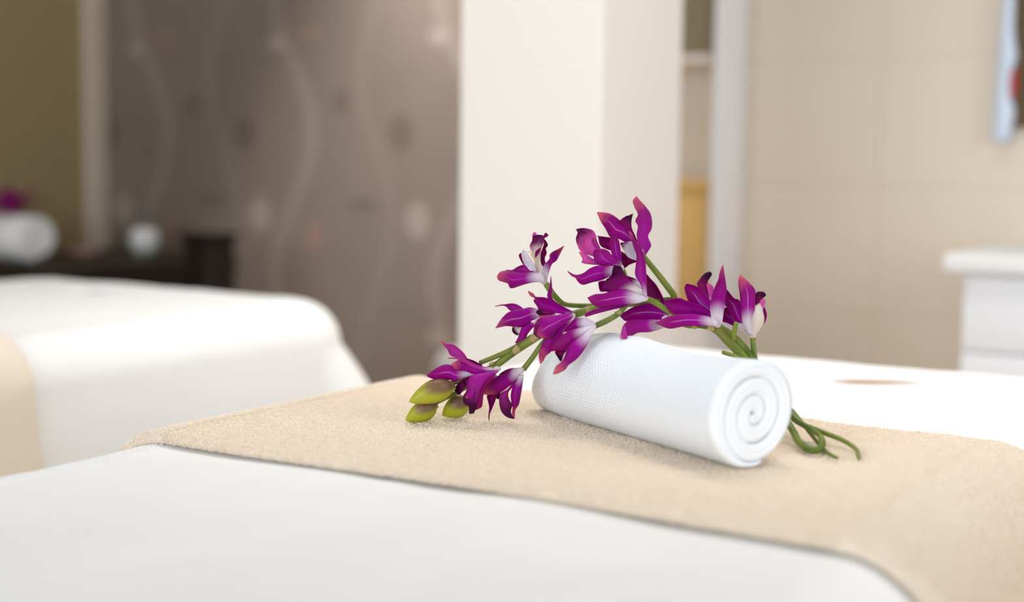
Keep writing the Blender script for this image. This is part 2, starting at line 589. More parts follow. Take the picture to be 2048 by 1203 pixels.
def make_bed(x0, x1, y0, y1, hole, hole_r, hole_rot, hole_depth, label, corner_flare, seed, top=BED_Z):
    root = empty('massage_bed', ((x0 + x1) / 2, (y0 + y1) / 2, 0), label, 'massage bed', 'massage beds with white covers')
    P, N, K = rounded_outline(x0, x1, y0, y1, 0.06)
    n = len(P)
    ang = np.arctan2(P[:, 1] - hole[1], P[:, 0] - hole[0])
    hr = hole_r[0] * hole_r[1] / np.hypot(hole_r[1] * np.cos(ang - hole_rot), hole_r[0] * np.sin(ang - hole_rot))
    H = np.stack([hole[0] + hr * np.cos(ang), hole[1] + hr * np.sin(ang)], 1)
    V, fm_rows = [], []

    def ring(xy, z, mat):
        V.append(np.column_stack([xy, np.broadcast_to(z, (n,))]))
        fm_rows.append(mat)

    hc = np.array(hole)
    ring(hc + (H - hc) * 0.02, top - hole_depth, 1 if hole_depth > 0.01 else 0)
    ring(hc + (H - hc) * 0.80, top - hole_depth, 1 if hole_depth > 0.01 else 0)
    for q in np.linspace(0.15, 0.9, 6):
        ring(hc + (H - hc) * (0.84 + 0.08 * q), top - hole_depth * (1 - q) - 0.002, 1 if q < 0.8 and hole_depth > 0.01 else 0)
    for q in np.linspace(0, 1, 7):
        a = q * PI / 2
        ring(hc + (H - hc) * (0.93 + 0.09 * (1 - math.cos(a))), top - 0.005 * (1 - math.sin(a)), 0)
    H2 = hc + (H - hc) * 1.03
    nring = 90
    for q in np.linspace(0.01, 1, nring):
        ring(H2 + (P - H2) * q, top, 0)
    for q in np.linspace(0.08, 1, 12):
        a = q * PI / 2
        ring(P + N * (SH * math.sin(a)), top - SH * (1 - math.cos(a)), 0)
    per = np.concatenate([[0], np.cumsum(np.linalg.norm(np.diff(P, axis=0), axis=1))])
    fold = np.sin(per * 2 * PI / 0.31 + seed) * 0.6 + np.sin(per * 2 * PI / 0.17 + 2 * seed) * 0.4
    for q in np.linspace(0.02, 1, 26):
        drop = q * (top - SH - 0.10)
        out = SH + FLARE * drop + corner_flare * K * (1 - math.exp(-drop / 0.25)) * 0.45 + fold * 0.012 * q ** 1.5
        ring(P + N * out[:, None], top - SH - drop, 0)
    v = np.vstack(V)
    up = np.clip((v[:, 2] - (top - SH)) / SH, 0, 1)
    v[:, 2] += up * (vnoise(v[:, 0] / 0.11, v[:, 1] / 0.14, seed) * 0.004 + vnoise(v[:, 0] / 0.03, v[:, 1] / 0.035, seed + 1) * 0.0012)
    nr = len(V)
    f = grid_faces(nr, n, closed_m=True)
    fm = np.repeat(np.array(fm_rows[:-1]), n)
    f.append(tuple(range(n)))
    fm = np.append(fm, 1 if hole_depth > 0.01 else 0)
    cover = obj('cover', v, f, [M_COVER, M_HOLE], root, face_mat=fm.astype(np.int32))
    b = box_geo(x0 + 0.02, x1 - 0.02, y0 + 0.02, y1 - 0.02, 0.45, 0.56, 0.02)
    obj('bed_frame', b[0], b[1], M_DARKWOOD, root)
    for lx in (x0 + 0.07, x1 - 0.07):
        for ly in (y0 + 0.2, y1 - 0.2):
            g = tube_geo([(lx, ly, 0.0, 0.025), (lx, ly, 0.46, 0.03)], 6, 14)
            obj('leg', g[0], g[1], M_DARKWOOD, root)
    return root, cover


M_DARKWOOD = plain('dark_stained_wood', srgb(44, 32, 26), 0.45, 0.35, 0.2, 12)

BX0, BX1, BY0, BY1 = -0.957, -0.316, -0.05, 1.850
bed, bed_cover = make_bed(BX0, BX1, BY0, BY1, (-0.541, 1.707), (0.064, 0.032), math.radians(32), 0.03,
                          'nearest white covered massage bed, with the rolled white towel and orchids lying on it', 0.3, 3)
FAR_Z = BED_Z + 0.020
LX0, LX1, LY0, LY1 = -2.325, -1.612, 0.05, 1.910
bed_far, _ = make_bed(LX0, LX1, LY0, LY1, (-2.02, 1.79), (0.06, 0.05), 0.0, 0.004,
                      'second white covered massage bed, standing behind in front of the grey wallpaper', 0.36, 8, FAR_Z)


def bed_profile(x0, x1, dropl, dropr, n, top):
    """Path across a bed from its left side over the top to its right side: points (x, z) and outward normals."""
    pts = []
    fl = math.atan(FLARE)
    for d in np.linspace(dropl, 0.003, 14):
        pts.append((x0 - SH - FLARE * d, top - SH - d, -math.cos(fl), math.sin(fl) * 0 + FLARE))
    for a in np.linspace(PI / 2, 0, 18):
        pts.append((x0 - SH * math.sin(a), top - SH * (1 - math.cos(a)), -math.sin(a), math.cos(a)))
    for t in np.linspace(0.02, 0.98, 60):
        pts.append((x0 + (x1 - x0) * t, top, 0, 1))
    for a in np.linspace(0, PI / 2, 18):
        pts.append((x1 + SH * math.sin(a), top - SH * (1 - math.cos(a)), math.sin(a), math.cos(a)))
    for d in np.linspace(0.003, dropr, 14):
        pts.append((x1 + SH + FLARE * d, top - SH - d, math.cos(fl), FLARE))
    return resample(np.array(pts), n)


def make_towel(name, x0, x1, y0, y1, dropl, dropr, th, label, n=420, m=170, seed=1, top=BED_Z):
    pr = bed_profile(x0, x1, dropl, dropr, n, top)
    base, gap = pr[:, :2], 0.0025
    N = pr[:, 2:4] / np.linalg.norm(pr[:, 2:4], axis=1)[:, None]
    s = np.concatenate([[0], np.cumsum(np.linalg.norm(np.diff(base, axis=0), axis=1))])
    r = th / 2
    prof = [(q, 0.0) for q in np.linspace(1, 0, 16)]
    prof = [(y1 - r - (y1 - y0 - 2 * r) * q, gap) for q in np.linspace(0, 1, 16)]
    prof += [(y0 + r - r * math.sin(a), gap + r - r * math.cos(a)) for a in np.linspace(0.25, PI - 0.25, 9)]
    prof += [(y0 + r + (y1 - y0 - 2 * r) * q, gap + th) for q in np.linspace(0, 1, m)]
    prof += [(y1 - r + r * math.sin(a), gap + r + r * math.cos(a)) for a in np.linspace(0.25, PI - 0.25, 9)]
    prof = np.array(prof)
    k = len(prof)
    Y = np.repeat(prof[None, :, 0], n, 0)
    O = np.repeat(prof[None, :, 1], n, 0)
    S = np.repeat(s[:, None], k, 1)
    upper = (O > gap + th * 0.3).astype(float)
    near = np.exp(-((Y - y0) / 0.09) ** 2)
    far = np.exp(-((Y - y1) / 0.09) ** 2)
    Y = Y + near * 0.006 * np.sin(S * 9 + seed) + far * 0.006 * np.sin(S * 7 + 2 * seed)
    low = vnoise(S / 0.13, Y / 0.10, seed) * 0.006 + vnoise(S / 0.05, Y / 0.06, seed + 1) * 0.0025
    fine = RNG.normal(0, 0.00042, O.shape)
    O = O + upper * (np.clip(low, -0.0025, 0.0012) + fine)
    X = base[:, 0:1] + N[:, 0:1] * O
    Z = base[:, 1:2] + N[:, 1:2] * O
    v = np.stack([X, Y, Z], 2).reshape(-1, 3)
    f = grid_faces(n, k, closed_m=True)
    f.append(tuple(range(k)))
    f.append(tuple(reversed(range((n - 1) * k, n * k))))
    root = obj(name, v, f, M_TERRY)
    tag(root, label, 'towel')
    return root, np.stack([X, Y, Z], 2), np.repeat(N[:, None, :], k, 1)


TY0, TY1 = 0.930, 1.345
towel, TG, TN = make_towel('bath_towel', BX0, BX1, TY0, TY1, 0.28, 0.30, 0.0095,
                           'beige terry towel spread across the nearest bed under the white towel roll')
towel_far, _, _ = make_towel('bath_towel', LX0, LX1, 0.87, 1.250, 0.25, 0.34, 0.010,
                             'beige terry towel draped over the side of the far bed', n=160, m=40, seed=5, top=FAR_Z)


def loops(pos, nrm, length, lean):
    """Short bent fibres standing on a surface."""
    n = len(pos)
    d = RNG.normal(0, 1, (n, 3))
    d -= nrm * (d * nrm).sum(1)[:, None]
    d /= np.linalg.norm(d, axis=1)[:, None] + 1e-9
    L = length * RNG.uniform(0.6, 1.25, n)[:, None]
    p0 = pos - nrm * 0.0006
    p1 = pos + nrm * L * 0.55 + d * L * lean * 0.3
    p2 = pos + nrm * L * 0.95 + d * L * lean * 0.9
    p3 = pos + nrm * L * 0.75 + d * L * lean * 1.5
    return np.stack([p0, p1, p2, p3], 1)


def towel_pile():
    n, k, _ = TG.shape
    cnt = 420000
    i = RNG.uniform(0, n - 1.001, cnt)
    j = RNG.uniform(15, k - 1.001, cnt)
    extra = 40000                      # the thick near and far edges
    i = np.append(i, RNG.uniform(0, n - 1.001, extra))
    j = np.append(j, RNG.uniform(16, 27, extra))
    ii, jj = i.astype(int), j.astype(int)
    fi, fj = (i - ii)[:, None], (j - jj)[:, None]
    P = (TG[ii, jj] * (1 - fi) + TG[ii + 1, jj] * fi) * (1 - fj) + (TG[ii, jj + 1] * (1 - fi) + TG[ii + 1, jj + 1] * fi) * fj
    T = TG[ii, np.minimum(jj + 1, k - 1)] - TG[ii, jj]
    A = TG[ii + 1, jj] - TG[ii, jj]
    N = np.cross(A, T)
    N /= np.linalg.norm(N, axis=1)[:, None] + 1e-12
    out = np.column_stack([TN[ii, jj, 0], np.zeros(len(ii)), TN[ii, jj, 1]])
    flat = (j > 27) & (j < k - 10)
    N[flat] = out[flat]
    keep = P[:, 2] > 0.56
    hair_part('pile', loops(P[keep], N[keep], 0.0014, 1.0), M_PILE, towel, 0.00021)


towel_pile()


def cover_pile():
    """Short fibres along the shoulder, where they break the outline of the cover."""
    cnt = 8000
    y = RNG.uniform(0.55, TY0 + 0.004, cnt)
    sft = RNG.uniform(-0.045, 0.004, cnt) + RNG.normal(0, 0.004, cnt)
    a = np.clip(-sft / SH, 0, 1.2)
    x = np.where(sft < 0, BX0 - SH * np.sin(a), BX0 + sft)
    z = BED_Z - SH * (1 - np.cos(a))
    up = np.clip((z - (BED_Z - SH)) / SH, 0, 1)
    z = z + up * (vnoise(x / 0.11, y / 0.14, 3) * 0.004 + vnoise(x / 0.03, y / 0.035, 4) * 0.0012)
    N = np.column_stack([-np.sin(a), np.zeros(cnt), np.cos(a)])
    hair_part('pile', loops(np.column_stack([x, y, z]), N, 0.0013, 1.2), M_PILE_W, bed, 0.00018)


cover_pile()

# ------------------------------------------------------------------ rolled towel
TOP_Z = BED_Z + 0.0025 + 0.0095 + 0.0020


def make_roll():
    n0 = on_plane(1519, 933, TOP_Z)
    f0 = on_plane(1136, 824, TOP_Z)
    ax = f0 - n0
    ax[2] = 0
    L = np.linalg.norm(ax) + 0.026
    e = ax / np.linalg.norm(ax)
    w = np.array([e[1], -e[0], 0.0])          # to the right when looking from the near end
    turns, p, R = 3.3, 0.0142, 0.0518
    na, nt = 70, 420
    th = np.linspace(0, turns * 2 * PI, nt)
    # outer and inner radius of the rolled cloth
    taper = np.clip(th / 1.7, 0, 1)
    full = p * 0.985
    r_i = np.maximum(R - p * th / (2 * PI) - full, 0.0006)
    r_o = np.maximum(R - p * th / (2 * PI) - full + full * (0.05 + 0.95 * taper ** 0.8), 0.002)
    A = np.radians(-80) - th                  # winds inward
    wob = 1 + (0.018 + 0.16 * (1 - r_o / R) ** 1.5) * np.sin(2 * A + 0.6) + 0.012 * np.sin(3 * A) * (r_o / R)

    def sc(a):                                 # girth along the roll, near end to far end
        return np.interp(a / L, [0, .12, .27, .42, .56, .7, .8, .9, 1.0], [1.0, .97, .935, .955, 1.0, .985, .93, .80, .52])

    prof = []                                  # (across 0 outer .. 1 inner, axial, u)
    for q in np.linspace(0.0, 1.0, na):
        prof.append((0.0, 0.004 + (L - 0.008) * q))
    for q in np.linspace(0.06, 0.94, 9):
        prof.append((q, L - 0.004 + 0.004 * abs(math.sin(2 * PI * q)) ** 0.6))
    for q in np.linspace(1.0, 0.0, 12):
        prof.append((1.0, 0.004 + (L - 0.008) * q))
    for q in np.linspace(0.97, 0.03, 21):
        prof.append((q, 0.004 - 0.0038 * abs(math.sin(PI * q)) ** 0.6 + 0.0011 * math.exp(-((q - 0.5) / 0.09) ** 2)))
    k = len(prof)
    arc = np.concatenate([[0], np.cumsum(np.hypot(np.diff(r_o * np.cos(A)), np.diff(r_o * np.sin(A))))])
    V = np.zeros((nt, k, 3))
    UV = np.zeros((nt, k, 2))
    for j, (q, a) in enumerate(prof):
        rr = (r_o * (1 - q) + r_i * q) * wob * sc(a)
        lean = 0.004 * np.sin(A * 1.0 + 1.0) * (a < L / 2) * (q > 0)
        cz = -(r_o * wob * sc(a) * np.sin(A)).min() - 0.0012
        axial = a + lean * 0.6 + 0.0035 * (1 - r_o / R) * (1 if a < 0.01 else 0)
        V[:, j] = (n0 + e * 0.004)[None, :] + axial[:, None] * e + (1.01 * rr * np.cos(A))[:, None] * w
        V[:, j, 2] += 1.08 * (cz + rr * np.sin(A))
        UV[:, j, 0] = a
        UV[:, j, 1] = arc
    v = V.reshape(-1, 3)
    low = v[:, 2] < TOP_Z + 0.0006
    v[low, 2] = TOP_Z + 0.0006 - (TOP_Z + 0.0006 - v[low, 2]) * 0.1
    f = grid_faces(nt, k, closed_m=True)
    f.append(tuple(range(k)))
    f.append(tuple(reversed(range((nt - 1) * k, nt * k))))
    o = obj('rolled_towel', v, f, M_WAFFLE, uv=UV.reshape(-1, 2))
    return tag(o, 'white waffle weave towel rolled into a thick roll on the beige towel', 'towel')


roll = make_roll()

# ------------------------------------------------------------------ orchids
CR = {'A': (985, 455, 9.253), 'B': (985, 545, 8.02), 'C': (1050, 570, 6.5), 'D': (845, 670, 10.03), 'E': (915, 710, 8.593),
      'G': (1120, 370, 6.827), 'H': (1120, 500, 6.33), 'I': (1300, 510, 5.469)}


def petal(name, parent, crop, D, Lp, Rp, z=(0, 0, 0), cup=None, tilt=0.0, w=0.0, c=0.0, k=0.0, m=0.0, r=0.0, p=0.0, y=0.0, s=0.0, nT=26, nA=13):
    """A petal of real size: left and right edge from base to tip, z = how far base, middle and tip lie behind the flower's
    distance D (cm), cup = how far its middle bulges away from the viewer (cm)."""
    ox, oy, sc = CR[crop]
    Le = resample(np.array(Lp, float) / sc + (ox, oy), nT)
    Re = resample(np.array(Rp, float) / sc + (ox, oy), nT)
    t = np.linspace(0, 1, nT)
    a = np.linspace(-1, 1, nA)
    wid = np.linalg.norm(Le - Re, axis=1)
    wm = wid.max() * D / FPX * 100
    if cup is None:
        cup = 0.34 * wm
    zb = np.interp(t, [0, 0.5, 1], z)
    ph = random.uniform(0, 6)
    V, UV = [], []
    for i in range(nT):
        ws = (wid[i] / (wid.max() + 1e-9)) ** 0.8
        for aj in a:
            q = Le[i] * (0.5 - aj / 2) + Re[i] * (0.5 + aj / 2)
            rf = 0.05 * wm * aj * aj * math.sin(5.5 * t[i] + ph + aj)
            d = D + 0.01 * (zb[i] + cup * ws * (1 - aj * aj) + tilt * aj * ws + rf * ws)
            V.append(at_clear(q[0], q[1], d, 0.002, TOP_Z))
            UV.append((t[i], aj))
    nv = len(V)
    o = obj(name, V, grid_faces(nT, nA), M_PETAL, parent, uv=UV,
            attrs={'tone': np.tile((w, c, k, m), (nv, 1)), 'mark': np.tile((r, p, y, s), (nv, 1))})
    sm = o.modifiers.new('thickness', 'SOLIDIFY')
    sm.thickness, sm.offset = 0.0005, 0.0
    return o


def flower(parent, base, D, axis, rb=0.0035, white=True):
    """The short tube the petals grow from; the petals become its children."""
    b = at(base[0], base[1], D)
    q = at(axis[0], axis[1], D - 0.003)
    v, f = tube_geo([(*b, rb * 0.6), (*(b * 0.6 + q * 0.4), rb), (*q, rb * 0.7)], 10, 12)
    n = len(v)
    return obj('flower', v, f, M_PETAL, parent, uv=[(0.05, 0.5)] * n,
               attrs={'tone': np.tile((1.0 if white else 0.0, 0, 0, 0), (n, 1)), 'mark': np.tile((0, 0, 0.3, 0), (n, 1))})


def px_tube(name, pts, mat, parent, n=70, m=12):
    """A stem through photograph points (x, y, distance, radius in mm)."""
    q = [(*at_clear(x, y, d, r * 0.001 + 0.001, TOP_Z), r * 0.001) for (x, y, d, r) in pts]
    v, f = tube_geo(q, n, m)
    return obj(name, v, f, mat, parent)


spray_a = empty('orchid_spray', tuple(on_plane(1717, 913, TOP_Z)),
                'purple orchid spray ending in green buds, its long stem tip lying on the beige towel', 'flower', 'orchid sprays across the towel roll')
spray_b = empty('orchid_spray', tuple(on_plane(1640, 905, TOP_Z)),
                'purple orchid spray carrying the topmost blooms, its green stem bent back in a loop', 'flower', 'orchid sprays across the towel roll')

# stems
px_tube('stem', [(1718, 914, 1.243, 1.9), (1712, 898, 1.25, 2.0), (1684, 879, 1.275, 2.2), (1636, 860, 1.295, 2.4), (1588, 838, 1.315, 2.6),
                 (1545, 785, 1.345, 3.6), (1488, 716, 1.375, 4.4), (1455, 680, 1.38, 4.6), (1430, 656, 1.382, 4.6), (1390, 642, 1.385, 3.4),
                 (1341, 623, 1.372, 3.0), (1294, 598, 1.368, 3.0), (1255, 607, 1.370, 3.2), (1196, 616, 1.372, 3.6), (1148, 629, 1.370, 4.0),
                 (1110, 650, 1.372, 4.0), (1068, 676, 1.374, 4.2), (1030, 701, 1.374, 4.0), (993, 729, 1.374, 3.4), (960, 748, 1.376, 2.8),
                 (931, 774, 1.378, 2.4), (868, 807, 1.375, 2.0)], M_STEM, spray_a, 190, 14)
px_tube('pedicel', [(935, 752, 1.375, 1.8), (922, 760, 1.370, 2.0), (905, 767, 1.366, 2.0)], M_STEM, spray_a, 14)
px_tube('pedicel', [(960, 752, 1.380, 1.8), (945, 778, 1.385, 1.8), (934, 797, 1.386, 2.0)], M_STEM, spray_a, 14)
px_tube('pedicel', [(1110, 655, 1.376, 2.0), (1082, 690, 1.372, 2.4), (1064, 716, 1.374, 2.6), (1047, 738, 1.376, 2.8)], M_STEM_D, spray_a, 24)
px_tube('pedicel', [(1255, 607, 1.372, 2.2), (1238, 626, 1.366, 2.6), (1215, 640, 1.358, 2.8), (1191, 651, 1.348, 2.8)], M_STEM_D, spray_a, 24)
px_tube('pedicel', [(1428, 657, 1.378, 2.6), (1400, 652, 1.376, 2.0), (1372, 651, 1.376, 2.0), (1338, 634, 1.376, 2.0)], M_STEM_D, spray_a, 24)
px_tube('pedicel', [(1500, 722, 1.376, 2.2), (1468, 711, 1.366, 2.2), (1446, 704, 1.36, 2.0)], M_STEM, spray_a, 10)

px_tube('stem', [(1560, 820, 1.31, 2.8), (1584, 858, 1.285, 3.2), (1597, 882, 1.262, 3.4), (1615, 897, 1.250, 3.4), (1635, 899, 1.246, 3.3), (1645, 887, 1.250, 3.0),
                 (1640, 871, 1.262, 2.6), (1622, 858, 1.282, 2.6), (1590, 836, 1.308, 2.8), (1550, 785, 1.345, 3.6), (1503, 718, 1.380, 4.6), (1480, 690, 1.387, 4.8),
                 (1462, 671, 1.388, 4.2), (1432, 650, 1.392, 3.4), (1395, 625, 1.396, 2.8), (1349, 600, 1.392, 2.6), (1300, 604, 1.384, 2.6), (1240, 610, 1.386, 2.6),
                 (1196, 611, 1.388, 2.6), (1160, 611, 1.386, 2.4), (1134, 609, 1.385, 2.4), (1122, 604, 1.384, 2.6), (1106, 588, 1.382, 3.0), (1092, 567, 1.380, 3.0)],
        M_STEM_D, spray_b, 170, 14)
px_tube('pedicel', [(1349, 598, 1.392, 2.8), (1346, 588, 1.390, 3.2), (1318, 551, 1.390, 3.0), (1291, 517, 1.390, 2.6), (1284, 506, 1.390, 2.4)], M_STEM, spray_b, 24)
px_tube('pedicel', [(1674, 915, 1.236, 1.6), (1658, 907, 1.247, 1.8), (1640, 890, 1.27, 1.8), (1587, 824, 1.325, 2.0), (1540, 775, 1.36, 2.2), (1512, 722, 1.385, 2.6), (1505, 674, 1.392, 2.8)],
        M_STEM, spray_b, 60)
px_tube('pedicel', [(1466, 681, 1.380, 2.6), (1469, 662, 1.374, 2.4), (1472, 645, 1.370, 2.2)], M_STEM, spray_b, 14)
px_tube('pedicel', [(1272, 590, 1.382, 2.2), (1252, 556, 1.384, 2.4), (1246, 540, 1.382, 2.4)], M_STEM_D, spray_b, 14)
px_tube('pedicel', [(1064, 672, 1.376, 2.2), (1026, 697, 1.372, 2.6), (990, 713, 1.372, 2.4), (960, 725, 1.374, 2.2)], M_STEM_D, spray_b, 24)


def bract(parent, a, b, d, r0, r1):
    px_tube('bract', [(a[0], a[1], d, r0), ((a[0] + b[0]) / 2, (a[1] + b[1]) / 2, d - 0.0006, (r0 + r1) / 2 + 0.05), (b[0], b[1], d, r1)], M_BRACT, parent, 10)


bract(spray_a, (1072, 672), (1064, 680), 1.3725, 4.3, 3.9)
bract(spray_a, (1036, 696), (1028, 703), 1.372, 4.1, 3.7)
bract(spray_b, (986, 725), (979, 728), 1.368, 2.0, 1.2)
bract(spray_a, (1178, 619), (1174, 620), 1.371, 4.0, 3.9)
bract(spray_a, (1240, 624), (1232, 628), 1.3655, 2.75, 2.6)
bract(spray_a, (1427, 657), (1415, 655), 1.3765, 2.5, 2.1)
bract(spray_a, (1391, 653), (1386, 652), 1.3745, 2.6, 2.2)


def bud(parent, base, tip, half, d0, d1, bend=0.0):
    b, q = at(base[0], base[1], d0), at(tip[0], tip[1], d1)
    ax = q - b
    L = np.linalg.norm(ax)
    t_ = ax / L
    up = np.array([0, 0, 1.0])
    up = up - t_ * up.dot(t_)
    up /= np.linalg.norm(up)
    sd = np.cross(t_, up)
    R = half * d0 / FPX
    n, m = 30, 24
    V, B = [], []
    for i in range(n):
        t = i / (n - 1)
        rr = R * max(0.02, (math.sin(PI * min(1, t ** 0.8)) ** 0.75) * (1.0 + 0.12 * (1 - t)) if 0 < t < 1 else 0.02)
        if t < 0.15:
            rr = max(rr, R * 0.45)
        for j in range(m):
            a = 2 * PI * j / m
            rj = rr * (1 + 0.05 * math.cos(3 * a))
            V.append(b + ax * t + up * (rj * math.sin(a) + bend * R * math.sin(PI * t)) + sd * rj * math.cos(a))
            B.append(1.3 * (1 - t) ** 0.75 * (0.25 + 0.75 * max(0, math.cos(a - 2.3))))
    f = grid_faces(n, m, closed_m=True)
    f.append(tuple(reversed(range(m))))
    f.append(tuple(range((n - 1) * m, n * m)))
    return obj('bud', V, f, M_BUD, parent, attrs={'blush': B})


bud(spray_a, (908, 769), (818, 803), 22, 1.364, 1.352, 0.12)
bud(spray_a, (873, 806), (811, 840), 20, 1.372, 1.366)
bud(spray_a, (937, 798), (884, 830), 21, 1.386, 1.382)

# ---- blooms of the first spray
fl = flower(spray_a, (1148, 629), 1.352, (1138, 634))             # large central bloom
D = 1.345
P = lambda kind_, crop_, L_, R_, **kw: petal(kind_, fl, crop_, D, L_, R_, **kw)
P('petal', 'C', [(640, 350), (540, 300), (420, 230), (350, 165), (350, 60), (345, -40), (333, -124)],
  [(600, 400), (420, 350), (330, 280), (300, 190), (288, 120), (318, 20), (333, -124)], z=(0.4, 0.6, 1.0), w=0.06, r=0, tilt=0.5)
P('petal', 'C', [(600, 360), (400, 245), (280, 165), (140, 150), (110, 110), (38, 72)],
  [(590, 380), (390, 360), (210, 340), (150, 260), (110, 205), (130, 168), (70, 140), (38, 78)], z=(0.3, 0, -0.6), c=0.9, w=0.05)
P('lip', 'C', [(400, 350), (250, 333), (180, 318), (143, 345)], [(400, 372), (280, 380), (190, 388), (143, 355)], z=(0.2, -0.2, -0.4), k=1, m=1, cup=-0.3)
P('lip', 'C', [(400, 362), (280, 368), (180, 390)], [(400, 385), (310, 430), (190, 450)], z=(0.1, -0.1, -0.2), w=0.15, c=1, p=0.7)
P('lip', 'C', [(610, 365), (440, 380), (320, 420), (190, 430), (130, 500), (116, 600), (150, 672)],
  [(620, 420), (500, 520), (410, 600), (350, 690), (260, 692), (190, 682), (150, 674)], z=(0, -0.7, -0.9), cup=-0.5, c=0.85, r=0.5)
P('lip', 'C', [(150, 470), (113, 580), (118, 640), (195, 688)], [(175, 500), (142, 600), (152, 655), (198, 682)], z=(-1.2, -1.3, -1.3), k=1, m=1, cup=-0.05)
P('petal', 'C', [(610, 420), (400, 540), (255, 700), (190, 850), (180, 930), (195, 1022)],
  [(625, 430), (500, 620), (385, 740), (350, 850), (270, 920), (240, 980), (195, 1025)], z=(0.1, -0.2, 0.4), c=1.0, w=0.04, cup=-0.25)
P('petal', 'C', [(632, 410), (540, 480), (430, 550), (395, 620), (350, 740)], [(638, 430), (530, 590), (425, 710), (355, 760)], z=(0.0, -0.35, -0.2), w=0.55, y=0.6)

fl = flower(spray_a, (1190, 651), 1.342, (1178, 658))             # pale-backed bloom hanging on the roll
D = 1.325
P('petal', 'C', [(918, 490), (800, 418), (700, 425), (640, 440), (560, 520), (500, 600)], [(905, 540), (750, 545), (640, 570), (560, 600), (505, 605)], z=(0.6, 0.6, 0.6), w=0.5)
P('petal', 'C', [(905, 515), (700, 560), (560, 600), (420, 700), (350, 800), (345, 850)], [(905, 560), (760, 645), (640, 740), (540, 840), (400, 852), (347, 856)],
  z=(0.4, 0.1, 0.2), w=0.38, m=0.3, cup=-0.3)
P('petal', 'C', [(905, 530), (720, 660), (580, 770), (500, 960), (400, 1060), (365, 1155)],
  [(920, 545), (855, 680), (800, 790), (680, 950), (560, 1040), (530, 1090), (440, 1140), (367, 1158)], z=(0.3, -0.5, -0.9), w=0.33, c=1, cup=-0.4)
P('lip', 'C', [(530, 830), (395, 860), (430, 940), (460, 985)], [(540, 850), (500, 900), (475, 985)], z=(0.6, 0.5, 0.4), k=1, m=1)

fl = flower(spray_a, (1000, 736), 1.362, (985, 741), rb=0.003)    # bloom beside the buds
D = 1.355
P('petal', 'D', [(900, 470), (830, 360), (700, 240), (600, 183), (470, 168), (355, 88)], [(840, 490), (700, 450), (560, 400), (505, 290), (430, 210), (355, 100)],
  z=(0.8, 0.9, 1.0), c=1, p=0.35)
P('petal', 'D', [(1200, 600), (1000, 498), (800, 446)], [(1200, 640), (1050, 612), (920, 542), (800, 452)], z=(0.4, 0.4, 0.3), m=1)
P('petal', 'D', [(1420, 650), (1150, 615), (900, 500), (780, 438), (640, 448), (515, 450)], [(1420, 700), (1200, 695), (1000, 645), (860, 560), (700, 482), (515, 465)],
  z=(0.1, -0.2, -0.3), c=0.5, w=0.2, p=0.35, r=0.4)
P('petal', 'D', [(1330, 690), (1000, 600), (800, 500), (690, 508), (572, 580)], [(1300, 730), (1100, 785), (1000, 772), (850, 712), (680, 692), (572, 592)], z=(0.2, 0.2, 0.0), c=1.0, cup=-0.3)
P('petal', 'D', [(1010, 770), (850, 715), (680, 685), (560, 600), (430, 593), (250, 680), (88, 805)], [(1000, 800), (830, 855), (640, 928), (560, 892), (330, 892), (180, 862), (88, 815)],
  z=(0.6, 0.5, 0.0), w=0.27, r=0.8, cup=-0.4)
P('lip', 'D', [(1000, 800), (800, 890), (640, 1050)], [(980, 900), (850, 1040), (740, 1190), (640, 1100)], z=(0.6, 0.9, 1.0), m=1, k=0.9)
P('lip', 'E', [(250, 345), (160, 378), (83, 430)], [(230, 400), (185, 500), (130, 535), (85, 450)], z=(0.2, 0.2, 0.3), m=1, k=0.8)
P('petal', 'E', [(690, 245), (500, 290), (230, 350), (180, 480), (150, 620), (100, 700), (110, 830), (190, 870), (200, 1000)],
  [(705, 285), (600, 365), (505, 480), (442, 660), (422, 850), (400, 900), (300, 940), (290, 990), (205, 1005)], z=(0, -0.7, -0.5), k=0.95, cup=-0.5, p=0.1)
P('petal', 'E', [(660, 320), (490, 430), (390, 620), (350, 760), (325, 910)], [(690, 370), (530, 500), (450, 660), (424, 860), (395, 900), (325, 935)], z=(-0.2, -1.0, -0.9), m=1, cup=-0.2)
P('petal', 'E', [(270, 560), (170, 640), (145, 722)], [(280, 680), (250, 742), (150, 735)], z=(-1.3, -1.35, -1.2), c=0.9, cup=-0.05)

fl = flower(spray_a, (1046, 738), 1.374, (1036, 744))             # drooping bloom beside the roll
D = 1.375
P('petal', 'E', [(1085, 215), (900, 228), (780, 280), (715, 330)], [(1060, 265), (900, 325), (720, 365)], z=(0.5, 0.5, 0.5), m=0.6, w=0.35, p=0.2)
P('petal', 'E', [(1100, 225), (950, 240), (850, 320), (700, 350), (500, 450), (455, 620), (460, 670)], [(1110, 300), (945, 480), (800, 600), (680, 662), (560, 677), (470, 673)],
  z=(0, -0.5, -0.6), w=0.27, c=0.9, cup=-0.4)
P('petal', 'E', [(670, 640), (513, 680), (530, 800), (548, 900), (535, 1030), (540, 1130)], [(690, 650), (640, 800), (585, 930), (552, 1010), (545, 1130)], z=(0.2, 0.1, 0), m=0.8, k=0.3)
P('lip', 'E', [(700, 640), (668, 700), (680, 752)], [(775, 650), (755, 720), (690, 752)], z=(0.4, 0.4, 0.4), k=1, m=1)
P('petal', 'E', [(1100, 340), (950, 480), (850, 590), (735, 660), (718, 820), (760, 970), (850, 1060), (970, 1092)],
  [(1100, 370), (935, 560), (872, 640), (882, 750), (940, 850), (912, 960), (950, 1050), (975, 1090)], z=(0, -0.1, 0), k=0.8, w=0.03, p=0.2, cup=-0.3)
